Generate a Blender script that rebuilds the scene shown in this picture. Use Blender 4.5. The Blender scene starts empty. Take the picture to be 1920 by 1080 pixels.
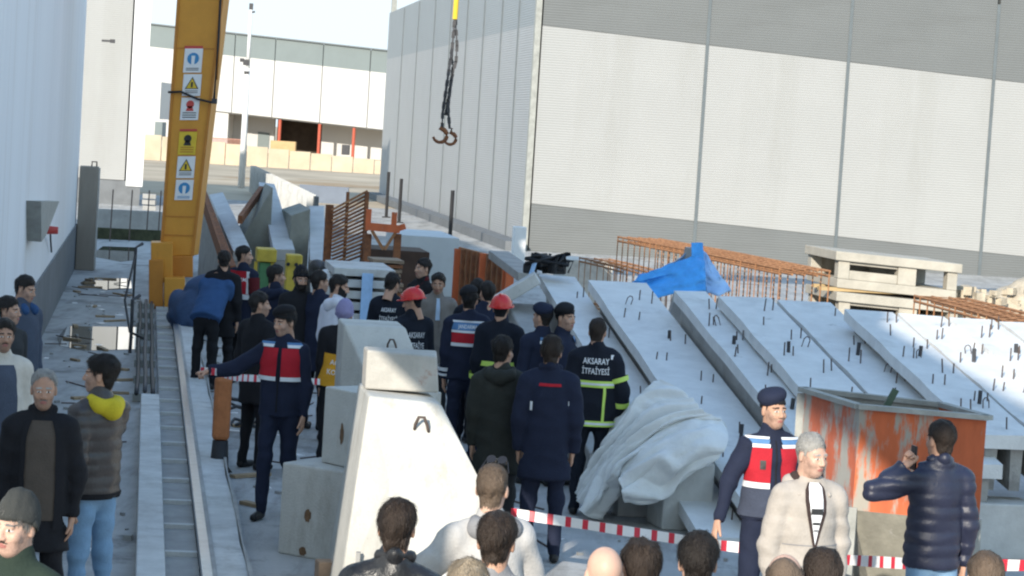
import bpy, bmesh, math, random
import numpy as np
from mathutils import Vector, Matrix
random.seed(7); np.random.seed(7)
SC = bpy.context.scene
COL = SC.collection
R = math.radians
# ------------------------------------------------------------------ camera
F = 4400.0; CH = 3.35
roll = math.atan(.062); pit = math.atan(283*math.cos(roll)/F)
R0 = np.array([1, 0, 0.]); FW = np.array([0, math.cos(pit), -math.sin(pit)]); U0 = np.array([0, math.sin(pit), math.cos(pit)])
CR = math.cos(roll)*R0 + math.sin(roll)*U0; CU = -math.sin(roll)*R0 + math.cos(roll)*U0
CP = np.array([0, 0, CH])
cam_d = bpy.data.cameras.new('camera'); cam = bpy.data.objects.new('camera', cam_d); COL.objects.link(cam)
cam_d.sensor_width = 36; cam_d.lens = 36*F/1920; cam_d.clip_start = .5; cam_d.clip_end = 4000
m = Matrix.Identity(4)
for i in range(3):
    m[i][0] = CR[i]; m[i][1] = CU[i]; m[i][2] = -FW[i]; m[i][3] = CP[i]
cam.matrix_world = m
SC.camera = cam
# ------------------------------------------------------------------ light
SUN_AZ = R(17.5); SUN_EL = R(22)          # light travels towards +Y, a little to the right, from low behind the left shoulder
world = bpy.data.worlds.new('World'); SC.world = world; world.use_nodes = True
nt = world.node_tree; nt.nodes.clear()
sky = nt.nodes.new('ShaderNodeTexSky'); sky.sky_type = 'NISHITA'; sky.sun_disc = False
sky.sun_elevation = SUN_EL; sky.sun_rotation = math.pi + SUN_AZ
sky.dust_density = .1; sky.air_density = 1.0; sky.ozone_density = 1.1
bg = nt.nodes.new('ShaderNodeBackground'); bg.inputs['Strength'].default_value = .15
wo = nt.nodes.new('ShaderNodeOutputWorld')
lim = nt.nodes.new('ShaderNodeMix'); lim.data_type = 'RGBA'; lim.blend_type = 'DARKEN'; lim.inputs['Factor'].default_value = 1; lim.inputs['B'].default_value = (2.08, 2.42, 2.65, 1)   # thin even veil: the pale winter sky never gets brighter than this
nt.links.new(sky.outputs[0], lim.inputs['A']); nt.links.new(lim.outputs['Result'], bg.inputs[0]); nt.links.new(bg.outputs[0], wo.inputs[0])
sun_d = bpy.data.lights.new('sun', 'SUN'); sun = bpy.data.objects.new('sun', sun_d); COL.objects.link(sun)
sun_d.energy = 2.0; sun_d.angle = R(.6); sun_d.color = (1.0, .92, .80)
ld = Vector((math.sin(SUN_AZ)*math.cos(SUN_EL), math.cos(SUN_AZ)*math.cos(SUN_EL), -math.sin(SUN_EL)))
sun.rotation_euler = ld.to_track_quat('-Z', 'Y').to_euler(); sun.location = (-10, -30, 30)
vs = SC.view_settings; vs.view_transform = 'Standard'; vs.look = 'None'; vs.gamma = 1; vs.use_curve_mapping = False
vs.exposure = 1.62
SC.render.engine = 'CYCLES'
try: SC.cycles.filter_width = 2.2
except Exception: pass
# ------------------------------------------------------------------ pixel / yard frames
def ray(x, y): return CR*(x-960)/F + CU*(540-y)/F + FW
def at(x, y, z=0.):
    d = ray(x, y); return CP + d*((z-CH)/d[2])
def ad(x, y, Y):
    d = ray(x, y); return CP + d*(Y/d[1])
_d = ray(280, 215); RV = _d[:2]/np.linalg.norm(_d[:2]); NV = np.array([RV[1], -RV[0]])
YAW = math.atan2(-RV[0], RV[1])            # yard rails run this far left of the view axis
def W(u, v, z=0.):
    q = NV*u + RV*v; return np.array([q[0], q[1], z])
def uv(P): return float(np.dot(P[:2], NV)), float(np.dot(P[:2], RV))
# ------------------------------------------------------------------ materials
MATS = {}
def mat(name, col, rough=.7, var=.15, scale=6., bump=.1, metal=0., bscale=None, col2=None, spots=None, stripe=None, spec=.4, vstretch=None, grime=None, pits=None):
    if name in MATS: return MATS[name]
    M = bpy.data.materials.new(name); M.use_nodes = True; t = M.node_tree; N = t.nodes; L = t.links
    b = N['Principled BSDF']; b.inputs['Roughness'].default_value = rough; b.inputs['Metallic'].default_value = metal
    b.inputs['Specular IOR Level'].default_value = spec
    tc = N.new('ShaderNodeTexCoord'); src = tc.outputs['Object']
    if vstretch:
        mp = N.new('ShaderNodeMapping'); mp.inputs['Scale'].default_value = vstretch; L.new(src, mp.inputs[0]); src = mp.outputs[0]
    n = N.new('ShaderNodeTexNoise'); n.inputs['Scale'].default_value = scale; n.inputs['Detail'].default_value = 6; n.inputs['Roughness'].default_value = .65
    L.new(src, n.inputs['Vector'])
    r = N.new('ShaderNodeValToRGB'); c = np.array(col); c2 = np.array(col2) if col2 is not None else None
    r.color_ramp.elements[0].position = .3; r.color_ramp.elements[1].position = .7
    lo = c*(1-var) if c2 is None else c2; hi = np.minimum(c*(1+var), .95) if c2 is None else c
    r.color_ramp.elements[0].color = (*lo, 1); r.color_ramp.elements[1].color = (*hi, 1)
    L.new(n.outputs[0], r.inputs[0]); out = r.outputs[0]
    if spots:                                  # (scale, threshold, colour): blotches with a shape of their own
        n2 = N.new('ShaderNodeTexNoise'); n2.inputs['Scale'].default_value = spots[0]; n2.inputs['Detail'].default_value = 8; n2.inputs['Roughness'].default_value = .7
        L.new(src, n2.inputs['Vector'])
        r2 = N.new('ShaderNodeValToRGB'); r2.color_ramp.elements[0].position = spots[1]; r2.color_ramp.elements[1].position = min(spots[1]+.08, 1)
        L.new(n2.outputs[0], r2.inputs[0])
        mx = N.new('ShaderNodeMix'); mx.data_type = 'RGBA'; L.new(r2.outputs[0], mx.inputs['Factor']); L.new(out, mx.inputs['A']); mx.inputs['B'].default_value = (*spots[2], 1)
        out = mx.outputs['Result']
    if grime:                                  # (scale, threshold, colour, stretch): dirt and run marks
        mp2 = N.new('ShaderNodeMapping'); mp2.inputs['Scale'].default_value = grime[3]; L.new(tc.outputs['Object'], mp2.inputs[0])
        n4 = N.new('ShaderNodeTexNoise'); n4.inputs['Scale'].default_value = grime[0]; n4.inputs['Detail'].default_value = 7; n4.inputs['Roughness'].default_value = .75; L.new(mp2.outputs[0], n4.inputs['Vector'])
        r4 = N.new('ShaderNodeValToRGB'); r4.color_ramp.elements[0].position = grime[1]; r4.color_ramp.elements[1].position = min(1, grime[1]+.22); r4.color_ramp.elements[1].color = (.75, .75, .75, 1); L.new(n4.outputs[0], r4.inputs[0])
        m4 = N.new('ShaderNodeMix'); m4.data_type = 'RGBA'; L.new(r4.outputs[0], m4.inputs['Factor']); L.new(out, m4.inputs['A']); m4.inputs['B'].default_value = (*grime[2], 1); out = m4.outputs['Result']
    if pits:                                   # small air holes
        vo = N.new('ShaderNodeTexVoronoi'); vo.inputs['Scale'].default_value = pits; L.new(tc.outputs['Object'], vo.inputs['Vector'])
        r5 = N.new('ShaderNodeValToRGB'); r5.color_ramp.elements[0].position = .05; r5.color_ramp.elements[0].color = (.45, .44, .42, 1); r5.color_ramp.elements[1].position = .15; r5.color_ramp.elements[1].color = (1, 1, 1, 1); L.new(vo.outputs['Distance'], r5.inputs[0])
        m5 = N.new('ShaderNodeMix'); m5.data_type = 'RGBA'; m5.blend_type = 'MULTIPLY'; m5.inputs['Factor'].default_value = .5; L.new(out, m5.inputs['A']); L.new(r5.outputs[0], m5.inputs['B']); out = m5.outputs['Result']
    L.new(out, b.inputs['Base Color'])
    if bump or stripe:
        bm_ = N.new('ShaderNodeBump'); bm_.inputs['Strength'].default_value = bump or .3; bm_.inputs['Distance'].default_value = .02
        if stripe:
            wv = N.new('ShaderNodeTexWave'); wv.bands_direction = stripe[0]; wv.inputs['Scale'].default_value = stripe[1]; wv.inputs['Distortion'].default_value = 0
            L.new(tc.outputs['Object'], wv.inputs['Vector']); L.new(wv.outputs['Color'], bm_.inputs['Height'])
        else:
            n3 = N.new('ShaderNodeTexNoise'); n3.inputs['Scale'].default_value = bscale or scale*6; n3.inputs['Detail'].default_value = 5
            L.new(src, n3.inputs['Vector']); L.new(n3.outputs[0], bm_.inputs['Height'])
        L.new(bm_.outputs[0], b.inputs['Normal'])
    MATS[name] = M; return M
def cloth(name, col, rough=.85, var=.12): return mat('cloth_'+name, col, rough, var, 9, .25, bscale=70, spec=.25)
CONC = mat('concrete_pale', (.55, .55, .53), .85, .14, 3.5, .25, bscale=40, spots=(2.2, .62, (.38, .37, .35)), spec=.25, grime=(1.6, .5, (.30, .285, .26), (1, 1, .5)))
CONCB = mat('concrete_block', (.52, .51, .47), .85, .12, 3, .3, bscale=55, spots=(5, .66, (.40, .38, .34)), spec=.25, grime=(2.6, .52, (.33, .30, .25), (1.4, 1.4, .45)), pits=31)
CONCG = mat('concrete_grey', (.34, .335, .32), .88, .18, 3, .3, bscale=30, spots=(1.4, .6, (.24, .235, .225)), spec=.25)
YARD = mat('yard_concrete', (.42, .415, .40), .9, .2, 1.1, .35, bscale=24, spots=(.55, .55, (.24, .235, .225)), spec=.2, grime=(.9, .47, (.19, .18, .165), (2.5, .35, 1)))
DIRT = mat('dry_dirt', (.46, .38, .28), .95, .25, .12, .3, bscale=2, spots=(.05, .55, (.38, .27, .17)), spec=.1)
WALLW = mat('white_render', (.80, .81, .83), .7, .05, .5, .1, bscale=20, vstretch=(1, 1, .12), spec=.3, grime=(.8, .56, (.52, .47, .43), (1, 1, .05)))
WALLD = mat('dark_plinth', (.16, .17, .18), .8, .15, 2, .2)
CLADW = mat('cladding_white', (.35, .352, .345), .5, .03, .6, .3, stripe=('Z', 4.2), grime=(.7, .52, (.315, .315, .30), (1, 1, .12)))
CLADS = mat('cladding_side_cool', (.345, .355, .362), .5, .04, .6, .3, stripe=('Z', 4.2))  # white cladding again, the side face's cooler light mixed into its colour
CLADG = mat('cladding_grey', (.155, .163, .163), .5, .04, .6, .3, stripe=('Z', 4.2), grime=(.7, .5, (.135, .14, .138), (.25, .25, 1.2)))
TRIM = mat('trim_dark', (.13, .15, .16), .5, .1, 3, .05)
TRIMW = mat('trim_white', (.75, .75, .74), .5, .05, 3, .05)
RWHITE = mat('far_white', (.52, .52, .51), .6, .04, .4, .05)
RGREY = mat('far_grey', (.17, .205, .21), .6, .06, .4, .05)
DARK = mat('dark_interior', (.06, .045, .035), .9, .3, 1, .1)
ORANGE = mat('crane_orange', (.64, .29, .04), .5, .08, 2.5, .08, spots=(3, .68, (.45, .18, .03)), spec=.4, grime=(2.2, .60, (.36, .16, .04), (2, 2, .35)))
ORANGE2 = mat('crane_orange_dark', (.50, .20, .03), .55, .1, 2.5, .08)
RUST = mat('rust', (.30, .12, .05), .85, .35, 9, .3, col2=(.14, .06, .035))
RUSTO = mat('rust_orange', (.46, .23, .11), .9, .3, 9, .25, col2=(.25, .115, .055))
REDPRIM = mat('red_primer', (.55, .13, .045), .6, .2, 5, .15, spots=(4, .60, (.33, .32, .28)), vstretch=(1, 1, .35))
REDPALE = mat('red_primer_worn', (.48, .13, .07), .7, .2, 4, .15, spots=(3, .46, (.36, .35, .32)), vstretch=(1, 1, .4))
REDWORN = mat('red_primer_streaked', (.50, .115, .04), .6, .22, 5, .15, spots=(5.5, .535, (.34, .31, .26)), vstretch=(1, 1, .22))
STEELG = mat('steel_cement_grey', (.33, .335, .31), .7, .2, 6, .2, spots=(5, .62, (.42, .41, .38)))
STEEL = mat('rail_steel', (.55, .57, .60), .32, .12, 8, .05, metal=1.)
IRON = mat('dark_iron', (.05, .05, .055), .6, .3, 9, .15)
REBAR = mat('rebar', (.10, .075, .065), .8, .3, 20, .1)
BLACK = mat('black_rubber', (.02, .02, .022), .6, .2, 9, .1)
BLUET = mat('blue_tarp', (.07, .36, .82), .45, .2, 6, .3, bscale=25)
BLUEP = mat('pale_blue_tarp', (.36, .56, .85), .5, .15, 6, .3, bscale=25)
TARPW = mat('white_geotextile', (.76, .77, .76), .8, .06, 5, .25, bscale=45, spots=(3.2, .66, (.60, .58, .52)))
PRECAST = mat('precast_cream', (.43, .40, .34), .85, .15, 3, .3, bscale=30)
RUBBLE = mat('rubble', (.46, .40, .31), .95, .3, 6, .3)
YELLOW = mat('yellow_paint', (.72, .50, .04), .5, .1, 5, .05)
YELMUTE = mat('yellow_faded', (.48, .36, .05), .65, .2, 5, .1)
GREENP = mat('green_paint', (.08, .22, .10), .6, .15, 5, .05)
WHITEP = mat('white_print', (.78, .78, .78), .5, .03, 5, 0)
BLUEPR = mat('blue_print', (.05, .25, .5), .5, .05, 5, 0)
REDPR = mat('red_print', (.55, .07, .06), .5, .05, 5, 0)
BLACKPR = mat('black_print', (.03, .03, .03), .5, .05, 5, 0)
TAPEW = mat('tape_white', (.80, .79, .78), .4, .04, 5, 0)
TAPER = mat('tape_red', (.62, .035, .06), .4, .05, 5, 0)
def water():
    M = bpy.data.materials.new('still_water'); M.use_nodes = True; b = M.node_tree.nodes['Principled BSDF']
    b.inputs['Base Color'].default_value = (.05, .05, .045, 1); b.inputs['Roughness'].default_value = .02; b.inputs['IOR'].default_value = 1.33
    b.inputs['Specular IOR Level'].default_value = 1.0
    return M
WATER = water()
# ------------------------------------------------------------------ object helpers
def tag(o, label=None, cat=None, group=None, kind=None):
    if label: o['label'] = label
    if cat: o['category'] = cat
    if group: o['group'] = group
    if kind: o['kind'] = kind
    return o
def empty(name, loc, label, cat, group=None, rz=0):
    o = bpy.data.objects.new(name, None); COL.objects.link(o); o.location = loc; o.rotation_euler = (0, 0, rz)
    o.empty_display_size = .2
    return tag(o, label, cat, group)
class MB:
    def __init__(s): s.v = []; s.f = []; s.mi = []; s.m = 0
    def add(s, vs, fs, m=None):
        o = len(s.v); s.v += [tuple(map(float, q)) for q in vs]; s.f += [tuple(o+i for i in q) for q in fs]; s.mi += [s.m if m is None else m]*len(fs); return s
    BF = [(0, 3, 2, 1), (4, 5, 6, 7), (0, 1, 5, 4), (1, 2, 6, 5), (2, 3, 7, 6), (3, 0, 4, 7)]
    def hexa(s, p, m=None): return s.add(p, MB.BF, m)      # 4 bottom corners ccw, 4 top
    def box(s, c, d, rz=0., m=None, M=None):
        hx, hy, hz = d[0]/2, d[1]/2, d[2]/2; ca, sa = math.cos(rz), math.sin(rz); P = []
        for z in (-hz, hz):
            for x, y in ((-hx, -hy), (hx, -hy), (hx, hy), (-hx, hy)):
                P.append((c[0]+x*ca-y*sa, c[1]+x*sa+y*ca, c[2]+z))
        return s.hexa(P, m)
    def bar(s, a, b, w, h, m=None, up=(0, 0, 1)):           # rectangular bar from a to b
        a = np.array(a, float); b = np.array(b, float); t = b-a; t /= np.linalg.norm(t)
        x = np.cross(t, up)
        if np.linalg.norm(x) < 1e-4: x = np.cross(t, (0, 1, 0))
        x /= np.linalg.norm(x); y = np.cross(x, t)
        P = [a-x*w/2-y*h/2, a+x*w/2-y*h/2, b+x*w/2-y*h/2, b-x*w/2-y*h/2, a-x*w/2+y*h/2, a+x*w/2+y*h/2, b+x*w/2+y*h/2, b-x*w/2+y*h/2]
        return s.hexa(P, m)
    def tube(s, pts, r, n=6, m=None, cap=True):
        pts = [np.array(p, float) for p in pts]; rs = r if hasattr(r, '__len__') else [r]*len(pts); V = []; Fc = []
        for i, p in enumerate(pts):
            t = pts[min(i+1, len(pts)-1)]-pts[max(i-1, 0)]; t /= np.linalg.norm(t)+1e-9
            x = np.cross(t, (0, 0, 1));
            if np.linalg.norm(x) < .05: x = np.cross(t, (0, 1, 0))
            x /= np.linalg.norm(x); y = np.cross(t, x)
            for k in range(n):
                a = 2*math.pi*k/n; V.append(p+rs[i]*(x*math.cos(a)+y*math.sin(a)))
        for i in range(len(pts)-1):
            for k in range(n):
                Fc.append((i*n+k, i*n+(k+1) % n, (i+1)*n+(k+1) % n, (i+1)*n+k))
        if cap: Fc.append(tuple(range(n))[::-1]); Fc.append(tuple((len(pts)-1)*n+k for k in range(n)))
        return s.add(V, Fc, m)
    def build(s, name, mats, parent=None, smooth=False, bev=0., loc=None):
        me = bpy.data.meshes.new(name); v = np.array(s.v, float)
        o = bpy.data.objects.new(name, me)
        base = np.zeros(3)
        if parent is not None:
            base = np.zeros(3); q = parent
            while q is not None: base += np.array(q.location); q = q.parent
            if loc is not None: base = base*0+np.array(loc); o.location = np.array(loc)-chain(parent)
        elif loc is not None: base = np.array(loc, float); o.location = loc
        me.from_pydata((v-base).tolist(), [], s.f)
        for M_ in (mats if isinstance(mats, (list, tuple)) else [mats]): me.materials.append(M_)
        me.polygons.foreach_set('material_index', s.mi)
        if smooth: me.polygons.foreach_set('use_smooth', [True]*len(s.f))
        me.update(); COL.objects.link(o); o.parent = parent
        if bev:
            b = o.modifiers.new('bevel', 'BEVEL'); b.width = bev; b.segments = 2; b.limit_method = 'ANGLE'
        return o
def chain(o):
    q = np.zeros(3)
    while o is not None: q += np.array(o.location); o = o.parent
    return q
def copies(src, parent, locs):                              # share mesh data between alike pieces
    for l in locs:
        c = src.copy(); COL.objects.link(c); c.parent = parent; c.location = l
def obj_arrays(name, V, Fc, mats, mi=None, parent=None, smooth=True):
    me = bpy.data.meshes.new(name); me.from_pydata(np.asarray(V, float).tolist(), [], [tuple(int(i) for i in f) for f in Fc])
    for M_ in mats: me.materials.append(M_)
    if mi is not None: me.polygons.foreach_set('material_index', np.asarray(mi, np.int32))
    if smooth: me.polygons.foreach_set('use_smooth', np.ones(len(me.polygons), bool))
    me.update(); o = bpy.data.objects.new(name, me); COL.objects.link(o); o.parent = parent; return o
# ------------------------------------------------------------------ signed-distance surfaces
def sdrc(P, a, b, ra, rb, fy=1., fx=1.):
    s = np.array([fx, fy, 1.]); a = np.array(a, float)/s; b = np.array(b, float)/s; Q = P/s
    ba = b-a; pa = Q-a; t = np.clip(pa@ba/max(ba@ba, 1e-9), 0, 1)
    return np.linalg.norm(pa-t[..., None]*ba, axis=-1)-(ra+t*(rb-ra))
def sdel(P, c, r):
    r = np.array(r, float); q = (P-np.array(c, float))/r; k0 = np.linalg.norm(q, axis=-1); k1 = np.linalg.norm(q/r, axis=-1)
    return k0*(k0-1)/np.maximum(k1, 1e-6)
def smin(a, b, k):
    h = np.maximum(k-np.abs(a-b), 0)/k; return np.minimum(a, b)-h*h*k*.25
def usm(ds, k):
    d = ds[0]
    for e in ds[1:]: d = smin(d, e, k)
    return d
def surfnet(fn, lo, hi, vox):
    lo = np.array(lo, float); n = np.ceil((np.array(hi)-lo)/vox).astype(int)+1
    ax = [lo[i]+vox*np.arange(n[i]) for i in range(3)]
    G = np.stack(np.meshgrid(*ax, indexing='ij'), -1); D = fn(G.reshape(-1, 3)).reshape(n)
    ins = D < 0; c = [slice(None, -1), slice(1, None)]
    cnt = sum(ins[c[i], c[j], c[k]].astype(np.int8) for i in (0, 1) for j in (0, 1) for k in (0, 1))
    act = (cnt > 0) & (cnt < 8); idx = np.argwhere(act); S = np.zeros((len(idx), 3)); C = np.zeros(len(idx))
    corners = [(i, j, k) for i in (0, 1) for j in (0, 1) for k in (0, 1)]
    val = {q: D[idx[:, 0]+q[0], idx[:, 1]+q[1], idx[:, 2]+q[2]] for q in corners}
    for a in corners:
        for d in range(3):
            if a[d]: continue
            b = list(a); b[d] = 1; b = tuple(b); va, vb = val[a], val[b]; cr = (va < 0) != (vb < 0)
            t = np.where(cr, va/np.where(cr, va-vb, 1), 0)
            p = np.tile(np.array(a, float), (len(idx), 1)); p[:, d] += t
            S += np.where(cr[:, None], p, 0); C += cr
    V = lo+vox*(idx+S/np.maximum(C, 1)[:, None])
    vid = -np.ones(act.shape, int); vid[tuple(idx.T)] = np.arange(len(idx)); Fs = []
    for d in range(3):
        e, g = (d+1) % 3, (d+2) % 3
        A = [slice(None)]*3; B = [slice(None)]*3; A[d] = slice(None, -1); B[d] = slice(1, None)
        A[e] = B[e] = slice(1, -1); A[g] = B[g] = slice(1, -1)
        ia, ib = ins[tuple(A)], ins[tuple(B)]
        for pos, flip in ((ia & ~ib, False), (~ia & ib, True)):
            q = np.argwhere(pos); q[:, e] += 1; q[:, g] += 1
            def vv(de, dg):
                w = q.copy(); w[:, e] += de; w[:, g] += dg; return vid[tuple(w.T)]
            f = np.stack([vv(-1, -1), vv(0, -1), vv(0, 0), vv(-1, 0)], 1)
            Fs.append(f[:, ::-1] if flip else f)
    return V, np.concatenate(Fs)
def vnormals(V, Fc):
    a = V[Fc[:, 2]]-V[Fc[:, 0]]; b = V[Fc[:, 3]]-V[Fc[:, 1]]; n = np.cross(a, b); N = np.zeros_like(V)
    for k in range(4): np.add.at(N, Fc[:, k], n)
    return N/np.maximum(np.linalg.norm(N, axis=1), 1e-12)[:, None]
def wob(P, seed, freq, amp, st=(1, 1, 1), n=7):
    g = np.random.RandomState(seed); o = 0
    for i in range(n):
        k = g.normal(size=3); k /= np.linalg.norm(k); k = k*np.array(st)*freq*(.6+g.rand()*1.1); o = o+np.sin(P@k+g.rand()*6.28)
    return o*amp/math.sqrt(n)
# ================================================================== SETTING
def sheet(name, pts, z, M):
    mb = MB(); mb.add([(p[0], p[1], z) for p in pts], [tuple(range(len(pts)))]); o = mb.build(name, M); tag(o, kind='structure'); return o
sheet('dirt_ground', [(-900, -200), (900, -200), (900, 1800), (-900, 1800)], -.02, DIRT)
sheet('yard_ground', [W(-40, -20), W(40, -20), W(40, 99), W(-40, 99)], 0, YARD)
for (x0, y0, x1, y1) in ((118, 612, 262, 655), (185, 462, 252, 488), (160, 521, 245, 541)):   # still rain water on the hall side strip
    c = [at(x, y, 0) for x, y in ((x0+8, y0), (x1, y0+2), (x1+2, y1), (x0+40, y1+3), (x0-6, y1-6), (x0-10, (y0+y1)/2))]
    sheet('puddle', [p[:2] for p in c], .006, WATER)
# scattered stones and scraps
mb = MB()
for i in range(420):
    u, v = random.uniform(-1.2, 6.5), random.uniform(14, 46); s = random.uniform(.012, .05)*(1.6 if random.random() < .1 else 1)
    p = W(u, v, s*.3); mb.box(p, (s*random.uniform(.7, 1.8), s*random.uniform(.7, 1.5), s*.7), random.uniform(0, 3))
tag(mb.build('scattered_gravel', [CONCG]), kind='stuff')
for nm, M, n, sz in (('timber_scraps', mat('scrap_wood', (.33, .24, .15),   .9, .3, 8, .2), 44, (.35, .06, .03)), ('rebar_scraps', REBAR, 60, (.5, .012, .012)), ('paper_scraps', TAPEW, 40, (.12, .08, .006))):
    mb = MB()
    for i in range(n):
        u, v = random.choice(((random.uniform(-1.2, -.2), random.uniform(18, 48)), (random.uniform(.95, 4.2), random.uniform(16, 36)))); k = random.uniform(.5, 1.4)
        mb.box(W(u, v, sz[2]*.6), (sz[0]*k, sz[1]*random.uniform(.7, 1.6), sz[2]), random.uniform(0, 3))
    tag(mb.build(nm, M), kind='stuff')
# ---- rail track: concrete beams, trough with cross bars, steel rail
trk = empty('rail_track', W(.5, 28), 'long concrete crane track with a shiny steel rail running past the orange leg', 'rail track')
V0, V1 = 9.0, 62.0
def strip(u0, u1, z0, z1, v0=V0, v1=V1, wob_=0., n=1):
    mb = MB()
    for i in range(n):
        a, b = v0+(v1-v0)*i/n, v0+(v1-v0)*(i+1)/n
        e0, e1 = (wob_*math.sin(i*1.7), wob_*math.sin((i+1)*1.7))
        mb.hexa([W(u0, a, z0), W(u1+e0, a, z0), W(u1+e1, b, z0), W(u0, b, z0), W(u0, a, z1), W(u1+e0, a, z1), W(u1+e1, b, z1), W(u0, b, z1)])
    return mb
strip(.62, .86, 0, .13, wob_=.012, n=60).build('side_beam', CONC, trk)
strip(.60, .64, .13, .145).build('rail_pad', CONCG, trk)
mb = strip(.535, .605, .07, .15); mb.build('rail', STEEL, trk)
strip(.28, .53, 0, .045).build('trough_bed', CONCG, trk)
strip(.07, .275, 0, .17, V0, 27.0).build('edge_beam', CONC, trk, bev=.01)
strip(.862, .885, 0, .15, wob_=.012, n=60).build('edge_strip', CONCG, trk)
mb = MB(); mb.box((0, 0, 0), (.24, .07, .04), YAW); proto = mb.build('cross_bar', CONC); proto.parent = trk
lc = []
for i in range(150):
    v = 9.3+i*1.2
    if v > 46: break
    lc.append(Vector(W(.405, v, .062)-chain(trk)))
proto.location = lc[0]; copies(proto, trk, lc[1:])
# cable tray of black pipes beside the trough
ct = empty('cable_tray', W(.15, 32), 'tray of black pipes and clamps beside the trough of the crane track', 'cable tray')
for k, u in enumerate((.02, .11, .20)):
    mb = MB(); mb.tube([W(u+.006*math.sin(v*.9+k), v, .13+.03*(k % 2)) for v in np.arange(27.3, 41, .5)], .026, 6)
    mb.build('pipe', [BLACK, IRON, BLACK][k], ct, smooth=True)
for v in np.arange(27.6, 41, 1.9):
    mb = MB(); mb.box(W(.11, v, .05), (.28, .05, .09), YAW); mb.build('clamp', STEELG, ct)
for v, h in ((36.5, 1.3), (33.2, .75)):
    mb = MB(); mb.tube([W(-.1, v, 0), W(-.1, v, h), W(.0, v+.1, h+.06)], .025, 6); mb.build('cable_post', IRON, ct)
mb = MB(); mb.tube([W(-.1, 36.5, 1.2), W(-.22, 35.6, .55), W(-.12, 34.5, .18), W(.1, 33.8, .15)], .018, 6); mb.build('cable', BLACK, ct, smooth=True)

# ---- left hall -------------------------------------------------------------
HU = -1.42
hall = empty('white_hall', W(HU, 30), 'white rendered hall wall with a dark plinth along the left edge', 'hall')
def quadprism(mb, a, b, z0, z1, dep, m=None):              # wall piece from plan point a to b, thickness dep to the left of a->b
    a = np.array(a[:2], float); b = np.array(b[:2], float); t = (b-a)/np.linalg.norm(b-a); n = np.array([-t[1], t[0]])*dep
    za0, zb0 = z0 if hasattr(z0, '__len__') else (z0, z0); za1, zb1 = z1 if hasattr(z1, '__len__') else (z1, z1)
    P = [(*a, za0), (*b, zb0), (*(b+n), zb0), (*(a+n), za0), (*a, za1), (*b, zb1), (*(b+n), zb1), (*(a+n), za1)]
    return mb.hexa(P, m)
JV = (11.2, 17.2, 23.0, 29.2, 35.4, 50.6)
for a, b in zip(JV[:-1], JV[1:]):
    mb = MB(); quadprism(mb, W(HU, a+.012), W(HU, b-.012), .95, 10, .3); mb.build('wall_panel', WALLW, hall)
mb = MB(); quadprism(mb, W(HU+.03, 11.2), W(HU+.03, 50.6), 0, .95, .35); mb.build('plinth', WALLD, hall)
mb = MB(); quadprism(mb, W(HU-.31, 11.2), W(HU-.31, 50.6), .95, 9.95, .2); mb.build('wall_core', WALLD, hall)
mb = MB(); quadprism(mb, W(HU-.32, 50.6), W(HU-14, 50.6), 0, 10, .3); quadprism(mb, W(HU-14, 11.2), W(HU-.32, 11.2), 0, 10, .3); mb.build('end_wall', WALLW, hall)
def hallbox(name, v0, v1, z0, z1, M, du=0., dep=14):
    mb = MB(); c4 = ((HU-dep, v0), (HU+du, v0), (HU+du, v1), (HU-dep, v1)); mb.hexa([W(u, v, z0) for u, v in c4]+[W(u, v, z1) for u, v in c4]); mb.build(name, M, hall)
hallbox('added_shade_wall', 5.0, 11.18, 5.0, 10.0, WALLW, 0, .45); hallbox('added_shade_end', .6, 4.99, 7.6, 9.7, WALLW, 0, .45)  # unseen high panels, added to shape where sun reaches the yard
for v in (.75, 4.8): mb = MB(); mb.box(W(HU-.3, v, 3.8), (.16, .16, 7.6), YAW); mb.build('added_shade_post', TRIM, hall)  # posts carrying the added sun-blocking panels
hallbox('roof', 11.1, 50.7, 10.01, 10.3, TRIM, .05)
# triangular socket hood with red plug and hanging flex on the wall
def wallpt(px, py, u=HU):                                  # point of the yard plane u=const behind a pixel
    d = ray(px, py); n3 = np.array([NV[0], NV[1], 0]); return CP+d*((u-n3@CP)/(n3@d))
hood = empty('socket_hood', wallpt(70, 420), 'grey triangular socket hood with a red plug on the white wall', 'socket box')
A, B, C_, D_ = wallpt(49, 376), wallpt(88, 376), wallpt(60, 440), wallpt(50, 452)
n3 = np.array([NV[0], NV[1], 0])*.18; mb = MB()
mb.add([A, B, C_, D_, A+n3, B+n3, C_+n3, D_+n3], [(0, 1, 2, 3), (7, 6, 5, 4), (0, 4, 5, 1), (1, 5, 6, 2), (2, 6, 7, 3), (3, 7, 4, 0)]); mb.build('hood', TRIM if 0 else STEELG, hood)
p = wallpt(68, 430)+n3; mb = MB(); mb.tube([p-n3*.3, p+n3*.6], [.06, .05], 10); mb.build('plug', REDPR, hood)
mb = MB(); mb.tube([p+n3*.5, wallpt(80, 436)+n3*.6, wallpt(88, 450)+n3*.3, wallpt(92, 472)+n3*.2], .014, 6); mb.build('flex', BLACK, hood, smooth=True)
cm = empty('wall_bracket', wallpt(190, 76), 'tiny dark bracket near the far top edge of the white hall wall', 'bracket')
p = wallpt(191, 76); mb = MB(); mb.bar(p, p+np.array([.28, 0, 0]), .06, .06); mb.box(p+np.array([.3, 0, 0]), (.12, .12, .1)); mb.build('bracket_arm', IRON, cm)
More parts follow.
